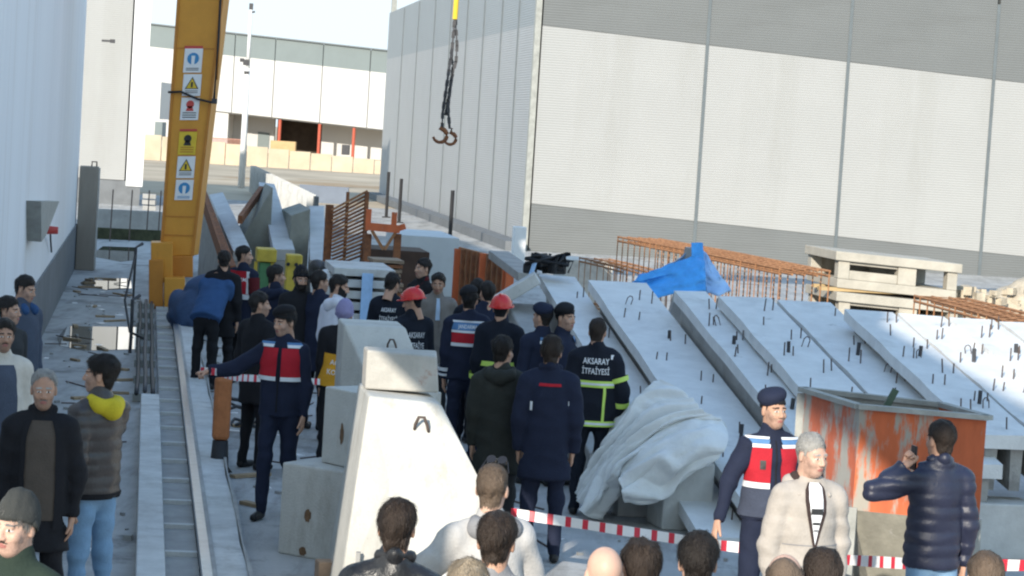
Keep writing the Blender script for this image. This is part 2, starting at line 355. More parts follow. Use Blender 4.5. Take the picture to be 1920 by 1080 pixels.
# precast column standing by the far end of the wall
p = at(162, 507); t = ad(166, 312, p[1]); hgt = t[2]
colm = empty('precast_column', p, 'tall grey brown concrete column standing at the far end of the white wall', 'column')
mb = MB(); mb.hexa([p+W(a, b, 0) for a, b in ((-.24, 0), (.15, 0), (.15, .45), (-.24, .45))]+[p+W(a, b, hgt) for a, b in ((-.24, 0), (.15, 0), (.15, .45), (-.24, .45))]); mb.build('shaft', mat('concrete_brownish', (.30, .27, .23), .85, .2, 1.5, .2, vstretch=(1, 1, .2)), colm, bev=.015)
mb = MB(); mb.box(p+W(.165, .2, hgt*.5), (.03, .3, hgt*.98), YAW); mb.build('formed_edge', CONC, colm)
mb = MB(); mb.tube([p+W(.0, .2, hgt), p+W(.0, .2, hgt+.1), p+W(.1, .2, hgt+.1), p+W(.1, .2, hgt)], .018, 5); mb.build('lifting_loop', REBAR, colm)

# ---- second hall with ribbed cladding (far left) -----------------------------
h2 = empty('ribbed_hall', W(-4, 87), 'pale ribbed hall end lit by the sun between the white wall and the crane leg', 'hall')
for k, (a, b) in enumerate(((-16, -11), (-11, -6), (-6, -.75))):
    mb = MB(); quadprism(mb, W(b-.03, 87), W(a+.03, 87), .9, 13, -.3); mb.build('cladding_panel', CLADW, h2)
mb = MB(); quadprism(mb, W(-.12, 86.95), W(-.72, 86.95), .7, 13.1, -.4); mb.build('corner_trim', TRIMW, h2)
mb = MB(); quadprism(mb, W(-.2, 87.0), W(-16, 87.0), 0, .88, -.3); mb.build('plinth', WALLD, h2)
mb = MB(); mb.hexa([W(-16, 87.5, 0), W(-.3, 87.5, 0), W(-.3, 93, 0), W(-16, 93, 0), W(-16, 87.5, 12.9), W(-.3, 87.5, 12.9), W(-.3, 93, 12.9), W(-16, 93, 12.9)]); mb.build('hall_body', CLADW, h2)
# low dark wall before it
lw = empty('low_wall', W(-.2, 68), 'low grey wall with dark green growth before the ribbed hall', 'wall')
a, b = at(183, 441), at(300, 446)
mb = MB(); quadprism(mb, at(150, 440), at(302, 447), 0, .72, .25); mb.build('wall_body', CONCG, lw)
mb = MB(); quadprism(mb, at(150, 446), at(300, 453), 0, .30, -.10); mb.build('moss_band', mat('moss', (.05, .055, .03), .95, .4, 6, .3), lw)
for px in (206, 242, 274, 296):
    q = at(px, 452, 0); mb = MB(); mb.tube([q, q+np.array([.02, 0, 1.35])], .018, 5)
    tag(mb.build('starter_bar', REBAR, None, loc=q), {206: 'thin upright rebar nearest the grey brown column', 242: 'thin upright rebar in the middle before the low grey wall', 274: 'thin upright rebar just left of the block stack', 296: 'thin upright rebar closest to the crane leg'}[px], 'rebar', 'upright rebars before the low grey wall')
st = empty('block_stack', at(288, 402, 0), 'small stack of grey blocks left of the crane leg', 'block stack')
Y = 75.
for k in range(5):
    q = ad(278+random.uniform(-2, 2), 386-k*8+36, Y); q = ad(280, 412-k*11, Y); mb = MB(); mb.box(q, (.42, .4, .15), YAW+random.uniform(-.15, .15)); mb.build('block', CONCG, st, bev=.01)

# ---- big warehouse -----------------------------------------------------------
wh = empty('clad_warehouse', W(11.18, 69), 'huge grey and white clad warehouse behind the yard', 'warehouse')
U0_, V0_ = 11.18, 69.0
DROP = -.049
def fr(du, z): return W(U0_+du, V0_, z+DROP*du)
FJ = [0.14, 5.22, 9.62, 14.25, 19.2, 24.2]
def fpanel(a, b, z0, z1, M):
    o = .16; P = [fr(a, z0), fr(b, z0), fr(b, z0)+W(0, o, 0), fr(a, z0)+W(0, o, 0), fr(a, z1), fr(b, z1), fr(b, z1)+W(0, o, 0), fr(a, z1)+W(0, o, 0)]
    if z1 > 8:
        for q in P[4:]: q[2] = 9.0
    mb = MB(); mb.hexa(P); return mb.build('cladding_panel', M, wh, loc=fr(a, z0))
bands = ((.0, 1.42, CLADG), (1.42, 6.72, CLADW), (6.72, 9.0, CLADG))
for a, b in zip(FJ[:-1], FJ[1:]):
    for z0, z1, M in bands: fpanel(a+.05, b-.05, z0+.006, z1-.006, M)
for a in FJ[1:-1]:
    mb = MB(); P = [fr(a-.05, -.2), fr(a+.05, -.2), fr(a+.05, -.2)+W(0, .1), fr(a-.05, -.2)+W(0, .1)]; mb.hexa([q+W(0, -.02) for q in P]+[q+W(0, -.02)+np.array([0, 0, 9.2]) for q in P]); mb.build('joint_cover', TRIM, wh)
mb = MB(); mb.hexa([W(U0_-.04, V0_-.05, -.2), W(U0_+.135, V0_-.05, -.2), W(U0_+.135, V0_+.2, -.2), W(U0_-.04, V0_+.2, -.2), W(U0_-.04, V0_-.05, 9.05), W(U0_+.135, V0_-.05, 9.05), W(U0_+.135, V0_+.2, 9.05), W(U0_-.04, V0_+.2, 9.05)]); mb.build('corner_trim', STEELG, wh)
SJ = [.2, 3.4, 7.0, 11.2, 15.6, 20.4, 25.6, 31.5, 37.5, 44.5]
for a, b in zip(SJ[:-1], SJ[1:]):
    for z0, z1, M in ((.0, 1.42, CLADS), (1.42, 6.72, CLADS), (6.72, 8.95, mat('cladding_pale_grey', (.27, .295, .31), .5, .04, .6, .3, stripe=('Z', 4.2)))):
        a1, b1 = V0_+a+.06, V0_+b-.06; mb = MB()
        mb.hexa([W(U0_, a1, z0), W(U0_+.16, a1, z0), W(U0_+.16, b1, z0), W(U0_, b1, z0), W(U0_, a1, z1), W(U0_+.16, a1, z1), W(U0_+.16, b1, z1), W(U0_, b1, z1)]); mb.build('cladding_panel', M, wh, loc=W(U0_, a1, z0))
for a in SJ[1:-1]:
    mb = MB(); mb.box(W(U0_+.02, V0_+a, 4.4), (.1, .11, 9.0), YAW); mb.build('joint_cover', TRIM, wh)
mb = MB(); mb.box(W(U0_-.3, V0_+22, .14), (.6, 45, .28), YAW); mb.build('plinth_strip', WALLD, wh)
mb = MB(); e = .25; c4 = [(e, e), (30, e), (30, 45), (e, 45)]; mb.hexa([W(U0_+a, V0_+b, -1.4) for a, b in c4]+[W(U0_+a, V0_+b, 8.85) for a, b in c4]); mb.build('hall_body', TRIM, wh)
p0 = ad(722, 22, 113.); mb = MB(); mb.box(W(U0_+.2, V0_+44.4, 9.6), (.25, .25, 1.9), YAW); mb.build('roof_post', STEELG, wh)
# black posts in front of the warehouse side
for (px, py, pt) in ((724, 408, 322), (748, 418, 335), (843, 457, 357)):
    q = at(px, py, 0); tp = ad(px+(py-pt)*.05, pt, q[1]); mb = MB(); mb.tube([q, (q[0], q[1], tp[2])], .06, 8); mb.box((q[0], q[1], .02), (.3, .3, .04))
    tag(mb.build('black_post', BLACK, None, loc=q), {724: 'black post before the warehouse side, leftmost of three', 748: 'black post before the warehouse side, middle one of three', 843: 'black post before the warehouse side, nearest the sunlit corner'}[px], 'post', 'black posts along the warehouse side')

# ---- far factory ---------------------------------------------------------------
fa = empty('white_factory', ad(560, 290, 250), 'far white factory with a grey top band and a recessed porch on red columns', 'factory')
YF = 250.; dropF = -.05
def fp(px, z): q = ad(px, 250, YF); return np.array([q[0], YF, z+dropF*(q[0]+24)])
def fbox(x0, x1, z0, z1, y0, y1, name, M, dr=True):
    a, b = fp(x0, 0), fp(x1, 0); za, zb = (a[2], b[2]); mb = MB(); P = []
    for zz in (z0, z1):
        for (q, dz, y) in ((a, za, y0), (b, zb, y0), (b, zb, y1), (a, za, y1)): P.append((q[0], y, zz+dz))
    mb.hexa(P); return mb.build(name, M, fa)
for a, b in ((225, 344), (345.5, 431), (432.5, 507), (508.5, 597), (598.5, 686), (687.5, 780)):
    fbox(a, b, 3.75, 9.75, YF, YF+.4, 'wall_panel', RWHITE); fbox(a, b, 9.76, 12.1, YF-.02, YF+.4, 'top_band', RGREY)
fbox(225, 780, 3.6, 12, YF+.45, YF+30, 'upper_volume', RWHITE)
fbox(225, 426, -1.5, 3.7, YF+.3, YF+30, 'side_wing', RWHITE)
fbox(426, 505, -1.5, 3.58, YF+5, YF+6, 'porch_wall', RWHITE)
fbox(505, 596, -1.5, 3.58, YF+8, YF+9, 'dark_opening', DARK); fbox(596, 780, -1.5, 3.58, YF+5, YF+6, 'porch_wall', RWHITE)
fbox(474, 496, .3, 2.0, YF+4.9, YF+5, 'window', RGREY)
for px in (523, 598, 663):
    q = fp(px, 0); mb = MB(); mb.tube([(q[0], YF+.5, -1.5), (q[0], YF+.5, 3.6+q[2])], .17, 8); mb.build('column', mat('far_red', (.45, .1, .06), .6, .1, 3, .05), fa)
mb = MB(); q0, q1 = fp(225, 12.15), fp(780, 12.15); mb.bar(q0, q1, .5, .14); mb.build('roof_edge', TRIM, fa)
def farbox(name, x0, x1, y0, y1, Y, M, label, cat, dep=1.2):
    a, b = ad(x0, y1, Y), ad(x1, y1, Y); t = ad(x0, y0, Y); mb = MB(); zb = min(a[2], b[2])
    mb.hexa([(a[0], Y, zb), (b[0], Y, zb), (b[0], Y+dep, zb), (a[0], Y+dep, zb), (a[0], Y, t[2]), (b[0], Y, t[2]), (b[0], Y+dep, t[2]), (a[0], Y+dep, t[2])])
    return tag(mb.build(name, M, None, loc=(a[0], Y, zb)), label, cat)
TAN = mat('tan_board', (.46, .33, .17), .8, .15, 2, .1)
farbox('timber_crate', 506, 553, 263, 290, 249, TAN, 'pale tan crate under the far factory porch', 'crate')
farbox('dark_machine', 640, 654, 271, 290, 244, IRON, 'small dark machine before the far factory wall', 'machine')
farbox('white_shed', 274, 299, 152, 222, 210, RWHITE, 'small white shed seen left of the crane leg', 'shed', 6)
farbox('small_kiosk', 289, 303, 228, 262, 180, RGREY, 'small grey kiosk left of the crane leg', 'kiosk', 2)
# long low boundary wall with posts and railing in the dusty field
bw = empty('boundary_wall', ad(550, 318, 175), 'long low sandy wall across the dusty field before the far factory', 'wall')
SAND = mat('sand_wall', (.50, .42, .31), .9, .15, .5, .15, bscale=4)
for k in range(12):
    x0 = 262+k*40; a, b = ad(x0+.8, 300+(x0-550)*.05, 175), ad(x0+39.2, 300+(x0-550)*.05, 175)
    mb = MB(); za = max(1.25+(a[0]+16)*-.05, .4); mb.hexa([(a[0], 175, -.1), (b[0], 175, -.1), (b[0], 175.3, -.1), (a[0], 175.3, -.1), (a[0], 175, za), (b[0], 175, za), (b[0], 175.3, za), (a[0], 175.3, za)]); mb.build('wall_segment', SAND, bw)
rl = empty('field_fence', ad(415, 275, 200), 'thin reddish bar fence in the sunlit field right of the crane leg', 'fence')
mb = MB()
for k in range(26):
    q = ad(384+k*2.6, 280, 200); mb.tube([(q[0], 200, 0), (q[0], 200, 1.75)], .035, 4)
mb.build('fence_bars', mat('fence_red', (.40, .20, .15), .7, .1, 3, 0), rl)
mb = MB()
for z in (.5, 1.7):
    a, b = ad(383, 280, 200), ad(452, 280, 200); mb.bar((a[0], 200, z), (b[0], 200, z), .06, .06)
mb.build('fence_rails', MATS['fence_red'], rl)
# white utility pole
q = at(452, 352, 0); tp = ad(471, 12, q[1])
pole = empty('utility_pole', q, 'tall white utility pole standing left of the warehouse', 'pole')
mb = MB(); mb.tube([q, q+(tp-q)*.66], [.17, .13], 10); mb.build('lower_shaft', TRIMW, pole, smooth=True)
mb = MB(); mb.tube([q+(tp-q)*.66, (q[0]+(tp-q)[0]*1, q[1], tp[2])], [.10, .07], 10); mb.build('upper_shaft', TRIMW, pole, smooth=True)
k = ad(462, 117, q[1]); mb = MB(); mb.box(k, (.3, .3, .28)); mb.box(k+np.array([-.22, 0, .1]), (.2, .2, .18)); mb.box(k+np.array([.05, 0, -.5]), (.24, .3, .14)); mb.build('junction_box', IRON, pole)
mb = MB(); mb.box((tp[0], tp[1], tp[2]), (.18, .18, .3)); mb.tube([(tp[0], tp[1], tp[2]-.3), (tp[0]+.2, tp[1], tp[2]-.25)], .05, 6); mb.build('top_fitting', IRON, pole)
# low ribbed panel fence behind the beams
pf = empty('panel_fence', W(5.1, 90), 'low grey ribbed panel fence running back behind the leaning beams', 'fence')
v = 71.0; k = 0
while v < 112:
    mb = MB(); mb.box(W(5.1, v, .6), (.12, .72, 1.2), YAW); mb.build('fence_panel', mat('fence_shade_grey', (.10, .11, .115), .7, .15, 2, .1), pf)  # panel grey darkened to stand in for shade along the fence
    if True:
        mb = MB(); mb.box(W(4.98, v+.42, .62), (.26, .16, 1.24), YAW); mb.build('fence_post', CONC, pf)
    v += .84; k += 1
farbox('blue_gate', 560, 652, 346, 378, 82, mat('blue_grey', (.16, .19, .24), .6, .1, 2, .1), 'dark blue grey gate behind the end of the ribbed fence', 'gate', .3)
# ================================================================== YARD THINGS
# ---- orange gantry crane
qb = at(318, 577, 0); YC = float(qb[1])
crane = empty('gantry_crane', W(.57, uv(qb)[1]), 'tall orange gantry crane leg with safety stickers standing on the steel rail', 'gantry crane')
def legpt(px, py, dy=0.): q = ad(px, py, YC); q[1] += dy; return q
ZT = 7.9
def col_edge(x0, y0, x1, y1):                              # straight edge through two pixels, carried on up to the girder
    a, b = ad(x0, y0, YC), ad(x1, y1, YC); d = b-a; return a, a+d*((ZT-a[2])/d[2])
l0, l1 = col_edge(301, 480, 333, 0); r0, r1 = col_edge(362, 480, 418, 0)
dp0, dp1 = np.array([.03, .5, 0]), np.array([.03, .75, 0])
mb = MB(); mb.hexa([l0, r0, r0+dp0, l0+dp0, l1, r1, r1+dp1, l1+dp1]); mb.build('leg', ORANGE, crane, bev=.02)
for (fx) in (.02, .98):
    mb = MB(); a = l0+(r0-l0)*fx; b = l1+(r1-l1)*fx; mb.bar(a+np.array([0, -.012, 0]), b+np.array([0, -.012, 0]), .05, .02, up=(0, 1, 0)); mb.build('edge_flange', ORANGE2, crane)
for py in (405, 440, 90):
    t_ = (480-py)/480; a = ad(301+32*t_, py, YC); b = ad(362+56*t_, py+2, YC); mb = MB(); mb.bar(a+np.array([.04, -.006, 0]), b+np.array([-.04, -.006, 0]), .012, .02); mb.build('weld_seam', ORANGE2, crane)
def cbox(x0, y0, x1, y1, dy0, dy1, name, M, bev=.015):
    a, b, c, d = ad(x0, y1, YC+dy0), ad(x1, y1, YC+dy0), ad(x1, y0, YC+dy0), ad(x0, y0, YC+dy0); e = np.array([(dy1-dy0)*RV[0]/RV[1], dy1-dy0, 0])
    mb = MB(); mb.hexa([a, b, b+e, a+e, d, c, c+e, d+e]); return mb.build(name, M, crane, bev=bev)
cbox(283, 455, 324, 530, -.35, .3, 'drive_housing', ORANGE); cbox(279, 487, 306, 575, -.45, -.36, 'drive_cover', ORANGE2)
cbox(300, 480, 362, 520, -.05, .55, 'leg_foot', ORANGE2)
cbox(308, 521, 347, 577, -.5, 1.6, 'end_carriage', ORANGE)
q = ad(327, 557, YC-.51); mb = MB(); mb.tube([q, q+np.array([0, -.04, 0])], .07, 14); mb.build('wheel_hub', IRON, crane)
cbox(283, 572, 306, 585, -.4, .3, 'drive_motor', ORANGE2)
# girder overhead, far leg and trolley (above the frame)
gz0, gz1 = ZT, ZT+1.0; gu0, gu1 = .2, 19.5; gv = uv(l1)[1]
gw0 = uv((l1+r1)/2)[0]
mb = MB(); mb.box(W((gw0+gu1)/2, gv+.38, (gz0+gz1)/2), (gu1-gw0+1.4, .7, gz1-gz0), YAW); mb.build('girder', ORANGE, crane, bev=.02)
mb = MB(); mb.box(W(19.3, gv+.38, ZT/2), (.7, .7, ZT), YAW); mb.build('far_leg', ORANGE, crane, bev=.02)
hk = ad(850, 40, YC); ug, vg = uv(hk)
mb = MB(); mb.box(W(ug, gv+.38, gz0-.2), (1.1, .9, .4), YAW); mb.build('trolley', YELLOW, crane, bev=.02)
# stickers: two strips of pictogram plates on the leg
def flatdisc(mb, c, r, x, y, n=14, m=None): mb.add([c+x*math.cos(6.2832*k/n)*r+y*math.sin(6.2832*k/n)*r for k in range(n)], [tuple(range(n))], m)
sx = np.array([1, 0, 0.]); sy = np.array([.055, 0, 1.])
def sticker(px0, py0, px1, py1, base, draw, name='sticker'):
    a = ad(px0, py1, YC-.02); b = ad(px1, py1, YC-.02); c = ad(px1+ (py1-py0)*.088, py0, YC-.02); d = ad(px0+(py1-py0)*.088, py0, YC-.02)
    mb = MB(); mb.hexa([a, b, b+np.array([0, .012, 0]), a+np.array([0, .012, 0]), d, c, c+np.array([0, .012, 0]), d+np.array([0, .012, 0])])
    o = mb.build(name, base, crane); ctr = (a+b+c+d)/4; w = np.linalg.norm(b-a); h = np.linalg.norm(d-a); X = (b-a)/w; Yv = (d-a)/h
    mb = MB(); draw(mb, ctr+np.array([0, -.004, 0]), X, Yv, w, h); return mb, o
def pic_round(mb, c, X, Yv, w, h):
    flatdisc(mb, c+Yv*h*.08, w*.33, X, Yv, m=0); mb.add([c-X*w*.08-Yv*h*.22+np.array([0, -.003, 0]), c+X*w*.08-Yv*h*.22+np.array([0, -.003, 0]), c+X*w*.1+Yv*h*.2+np.array([0, -.003, 0]), c-X*w*.1+Yv*h*.2+np.array([0, -.003, 0])], [(0, 1, 2, 3)], 1)
    for k in (-.34, -.41): mb.add([c-X*w*.35+Yv*h*k, c+X*w*.35+Yv*h*k, c+X*w*.35+Yv*h*(k+.03), c-X*w*.35+Yv*h*(k+.03)], [(0, 1, 2, 3)], 2)
def pic_tri(mb, c, X, Yv, w, h):
    e = np.array([0, -.003, 0])
    mb.add([c-X*w*.38-Yv*h*.18, c+X*w*.38-Yv*h*.18, c+Yv*h*.38], [(0, 1, 2)], 2)
    mb.add([c-X*w*.30-Yv*h*.145+e, c+X*w*.30-Yv*h*.145+e, c+Yv*h*.30+e], [(0, 1, 2)], 0)
    mb.add([c-X*w*.05-Yv*h*.10+e*2, c+X*w*.05-Yv*h*.10+e*2, c+X*w*.06+Yv*h*.14+e*2, c-X*w*.06+Yv*h*.14+e*2], [(0, 1, 2, 3)], 2)
    for k in (-.28, -.36): mb.add([c-X*w*.35+Yv*h*k, c+X*w*.35+Yv*h*k, c+X*w*.35+Yv*h*(k+.03), c-X*w*.35+Yv*h*(k+.03)], [(0, 1, 2, 3)], 2)
def pic_bar(mb, c, X, Yv, w, h):
    flatdisc(mb, c+Yv*h*.2, w*.22, X, Yv, m=0); mb.add([c-X*w*.22-Yv*h*.1, c+X*w*.22-Yv*h*.1, c+X*w*.12+Yv*h*.12, c-X*w*.12+Yv*h*.12], [(0, 1, 2, 3)], 0)
    for k in (-.2, -.3, -.4): mb.add([c-X*w*.38+Yv*h*k, c+X*w*.38+Yv*h*k, c+X*w*.38+Yv*h*(k+.04), c-X*w*.38+Yv*h*(k+.04)], [(0, 1, 2, 3)], 1)
for (a, base, dr, ms) in (((343, 91, 377, 136), WHITEP, pic_round, [BLUEPR, WHITEP, BLACKPR]), ((341, 139, 375, 180), WHITEP, pic_tri, [YELLOW, WHITEP, BLACKPR]), ((337, 183, 371, 225), WHITEP, pic_bar, [REDPR, BLACKPR, BLACKPR]),
                          ((333, 247, 366, 290), YELLOW, pic_bar, [BLACKPR, ORANGE2, BLACKPR]), ((330, 293, 363, 334), WHITEP, pic_tri, [YELLOW, WHITEP, BLACKPR]), ((327, 337, 360, 375), WHITEP, pic_round, [BLUEPR, WHITEP, BLUEPR])):
    mb, o = sticker(*a, base, dr); mb.build('pictogram', ms, o)
for (a) in ((346, 86, 380, 91), (337, 242, 369, 246)):
    mb, o = sticker(*a, REDPR, lambda *k: None, 'sticker_header')
mb = MB(); mb.tube([legpt(414, -200, -.1), legpt(417, -40, -.12), legpt(411, 80, -.12), legpt(403, 186, -.12), legpt(398, 192, -.14), legpt(372, 186, -.06), legpt(340, 172, -.06), legpt(316, 173, -.05)], .022, 6); mb.build('hanging_cable', BLACK, crane, smooth=True)
mb = MB(); mb.box(legpt(404, 190, -.12), (.09, .07, .09)); mb.build('cable_end', IRON, crane)
mb = MB(); mb.tube([legpt(421, -200, -.1), legpt(414, 60, -.1), legpt(408, 150, -.1)], .014, 6); mb.build('stay_rope', ORANGE2, crane, smooth=True)
# chain sling with hooks
sl = empty('chain_sling', hk, 'dark chain sling with two hooks hanging before the warehouse side', 'chain sling')
tp = np.array(W(ug, gv+.38, gz0-.4)); ylw = ad(855, 12, YC)
mb = MB(); mb.tube([tp, ylw], .03, 8); mb.build('hoist_rope', IRON, sl); mb = MB(); mb.tube([ylw+np.array([0, 0, .2]), ad(853, 36, YC)], .045, 8); mb.build('hook_block', YELLOW, sl)
def chain_tube(pts, name, r=.028):
    out = MB(); P = [ad(x, y, YC+dy) for x, y, dy in pts]; 
    for a, b in zip(P[:-1], P[1:]):
        L = np.linalg.norm(b-a); n = max(2, int(L/.085))
        for i in range(n):
            c0 = a+(b-a)*(i/n); c1 = a+(b-a)*((i+1.15)/n)
            out.bar(c0, c1, r*(2.0 if i % 2 else .9), r*(.9 if i % 2 else 2.0))
    return out.build(name, IRON, sl)
chain_tube([(853, 36, 0), (848, 90, 0), (839, 150, -.02), (830, 212, 0), (829, 240, 0)], 'chain')
chain_tube([(854, 36, .05), (857, 85, .05), (855, 115, .05), (846, 150, .05), (840, 200, .03), (843, 240, .05)], 'chain')
chain_tube([(852, 40, .1), (846, 110, .1), (850, 125, .1), (844, 165, .08), (836, 215, .1)], 'chain')
def hook(px, py, s):
    c = ad(px, py, YC); P = [c+np.array([s*.02, 0, s*.22])]+[c+s*np.array([.12*math.cos(a), 0, .12*math.sin(a)]) for a in np.linspace(1.5, -2.9, 12)]
    mb = MB(); mb.tube(P, [s*.03]+[s*(.045-.002*k) for k in range(12)], 8); mb.build('hook', RUST, sl, smooth=True)
hook(825, 254, 1.0); hook(844, 260, .85)
# ---- inclined precast slabs on the right -------------------------------------
SLT = math.tan(R(10.2))
SLABM = mat('concrete_slab', (.68, .68, .665), .85, .1, 3.5, .25, bscale=45, spots=(2.5, .64, (.46, .46, .44)), spec=.25, grime=(1.3, .56, (.42, .41, .39), (1, 1, 1)))
def slab(i, xl, yl, xr, label, Yf):
    g = random.Random(i*7+3); a = ad(xl, yl, Yf); b = ad(xr, yl+(xr-xl)*.062, Yf); ua, vf = uv(a); ub = uv(b)[0]; w = ub-ua
    LEN = vf-19.0-g.uniform(0, .25); z1 = a[2]; z0 = z1-SLT*LEN; th = .115
    root = empty('precast_slab', W((ua+ub)/2, vf-LEN/2, 0), label, 'concrete slab', 'precast slabs lying on a slope')
    def pt(u, t, dzz): return W(ua+u*w, vf-LEN+t*LEN, z0+(z1-z0)*t+dzz)
    mb = MB(); n = 10                                      # slightly uneven long edges and top
    for k in range(n):
        t0, t1 = k/n, (k+1)/n; e = [.006*math.sin(k*2.1+i), .006*math.sin((k+1)*2.1+i)]
        P = [pt(0, t0, -th+e[0]), pt(1, t0, -th+e[0]), pt(1, t1, -th+e[1]), pt(0, t1, -th+e[1]), pt(0+e[0], t0, e[0]), pt(1+e[0], t0, -e[0]), pt(1+e[1], t1, -e[1]), pt(0+e[1], t1, e[1])]
        o = len(mb.v); mb.v += [tuple(map(float, q)) for q in P]; fs = [(0, 3, 2, 1), (4, 5, 6, 7), (1, 2, 6, 5), (3, 0, 4, 7)]
        if k == 0: fs.append((0, 1, 5, 4))
        if k == n-1: fs.append((2, 3, 7, 6))
        mb.f += [tuple(o+q for q in f) for f in fs]; mb.mi += [0]*len(fs)
    mb.build('deck', SLABM, root)
    for u in (.30, .75):                                   # ribs underneath
        mb = MB(); hb_ = max(min(z0-.02, .5), .18); mb.hexa([pt(u-.09, .015, -hb_), pt(u+.09, .015, -hb_), pt(u+.09, .985, -.62), pt(u-.09, .985, -.62), pt(u-.11, .015, -th-.012), pt(u+.11, .015, -th-.012), pt(u+.11, .985, -th-.012), pt(u-.11, .985, -th-.012)]); mb.build('rib', CONCG, root)
    base = chain(root)
    def spread(src, L, tilt):
        src.parent = root
        for k, l in enumerate(L):
            c = src if k == 0 else src.copy()
            if k: COL.objects.link(c); c.parent = root
            c.location = l; c.rotation_euler = (g.uniform(-tilt, tilt), g.uniform(-tilt, tilt), YAW+g.uniform(-.5, .5)); s_ = g.uniform(.65, 1.2); c.scale = (1, 1, s_)
    rows = [.05+j*.105+g.uniform(-.02, .02) for j in range(9)]
    L = [Vector(pt(u+g.uniform(-.04, .04), t+g.uniform(-.012, .012), 0)-base) for j, t in enumerate(rows) for u in ((.18, .36) if j % 2 else (.62, .82)) if g.random() < .9]
    mb = MB(); mb.tube([(0, 0, -.03), (0, 0, .115)], .0075, 5); spread(mb.build('pin', REBAR), L, .10)
    L = [Vector(pt(g.uniform(.3, .7), t, 0)-base) for t in (.24+g.uniform(-.06, .06), .64+g.uniform(-.06, .06))]
    mb = MB(); mb.tube([(0, 0, -.03), (0, 0, .12)], .020, 6); spread(mb.build('lifting_lug', IRON), L, .12)
    L = [Vector(pt(g.uniform(.15, .85), t, 0)-base) for t in (g.uniform(.1, .35), g.uniform(.45, .9))]
    mb = MB(); mb.tube([(-.03, 0, -.03), (-.03, 0, .07), (-.012, 0, .095), (.012, 0, .095), (.03, 0, .07), (.03, 0, -.03)], .006, 5); spread(mb.build('rebar_loop', REBAR), L, .3)
    return root
ords = ['pale slab nearest the firefighters, leftmost of the sloping slab row', 'pale sloping slab second from the left, its upper end left of the blue tarp', 'pale sloping slab whose upper left corner juts out under the blue tarp',
        'pale sloping slab fourth from the left, just right of the blue tarp', 'pale sloping slab fifth from the left, flush with the slab on its left', 'pale sloping slab sixth from the left, raised above its left neighbour',
        'pale sloping slab seventh from the left, running down behind the red skip', 'pale sloping slab third from the right, half in sunlight', 'pale sloping slab second from the right, upper end in sunlight', 'rightmost pale sloping slab, mostly outside the picture']
for i, (xl, yl, xr, Yf) in enumerate(((1010, 515, 1080, 28.4), (1103, 525, 1216, 27.2), (1264, 544, 1326, 25.8), (1347, 554, 1450, 25.1), (1457, 562, 1562, 25.15), (1583, 580, 1678, 24.1), (1683, 588, 1774, 24.15), (1779, 595, 1868, 24.0), (1874, 602, 1963, 24.05), (1969, 609, 2058, 24.0))):
    slab(i, xl, yl, xr, ords[i], Yf)
# deep end beam at the left of the slab row, with a sloping grey cap
q = at(985, 735, 0); gb = empty('gable_beam', q, 'tall grey concrete gable beam at the left end of the slab row', 'concrete beam')
ua = uv(ad(1010, 515, 27.9))[0]-.03; vf = uv(ad(1010, 515, 27.9))[1]; zt = ad(1010, 515, 27.9)[2]
mb = MB()
mb.hexa([W(ua-.34, vf-6.6, 0), W(ua, vf-6.6, 0), W(ua, vf, 0), W(ua-.34, vf, 0), W(ua-.34, vf-6.6, .25), W(ua, vf-6.6, .25), W(ua, vf, zt-.35), W(ua-.34, vf, zt-.35)]); mb.build('web', CONCG, gb, bev=.02)
mb = MB(); a, b = ad(1008, 520, 27.6), ad(908, 580, 27.6); mb.bar(a, b, .5, .14); mb.build('sloping_flange', CONC, gb, bev=.01)
# black tangled cables and tools on the slab's upper end
tg = empty('tool_heap', ad(1025, 512, 28.3), 'black heap of tools and cables on the upper end of the leftmost slab', 'tool heap')
rg = random.Random(3); c = ad(1025, 508, 28.1)
for k in range(9):
    P = [c+np.array([rg.uniform(-.28, .28), rg.uniform(-.15, .15), rg.uniform(-.02, .22)]) for _ in range(5)]; mb = MB(); mb.tube(P, .022, 5); mb.build('cable', BLACK, tg, smooth=True)
for dx, dz, s in ((-.05, .12, .17), (.12, .05, .2), (-.2, .02, .15)):
    mb = MB(); mb.box(c+np.array([dx, 0, dz]), (s, .14, s*.8), rg.uniform(0, 2)); mb.build('tool', BLACK, tg, bev=.02)
a = ad(992, 525, 28); mb = MB(); mb.tube([a, ad(1003, 492, 28)], .03, 6); mb.build('white_tube', BLUEP, tg); mb = MB(); mb.tube([ad(1040, 486, 28.1), ad(1075, 490, 28.1), ad(1065, 512, 28.1)], .015, 5); mb.build('wire', IRON, tg)
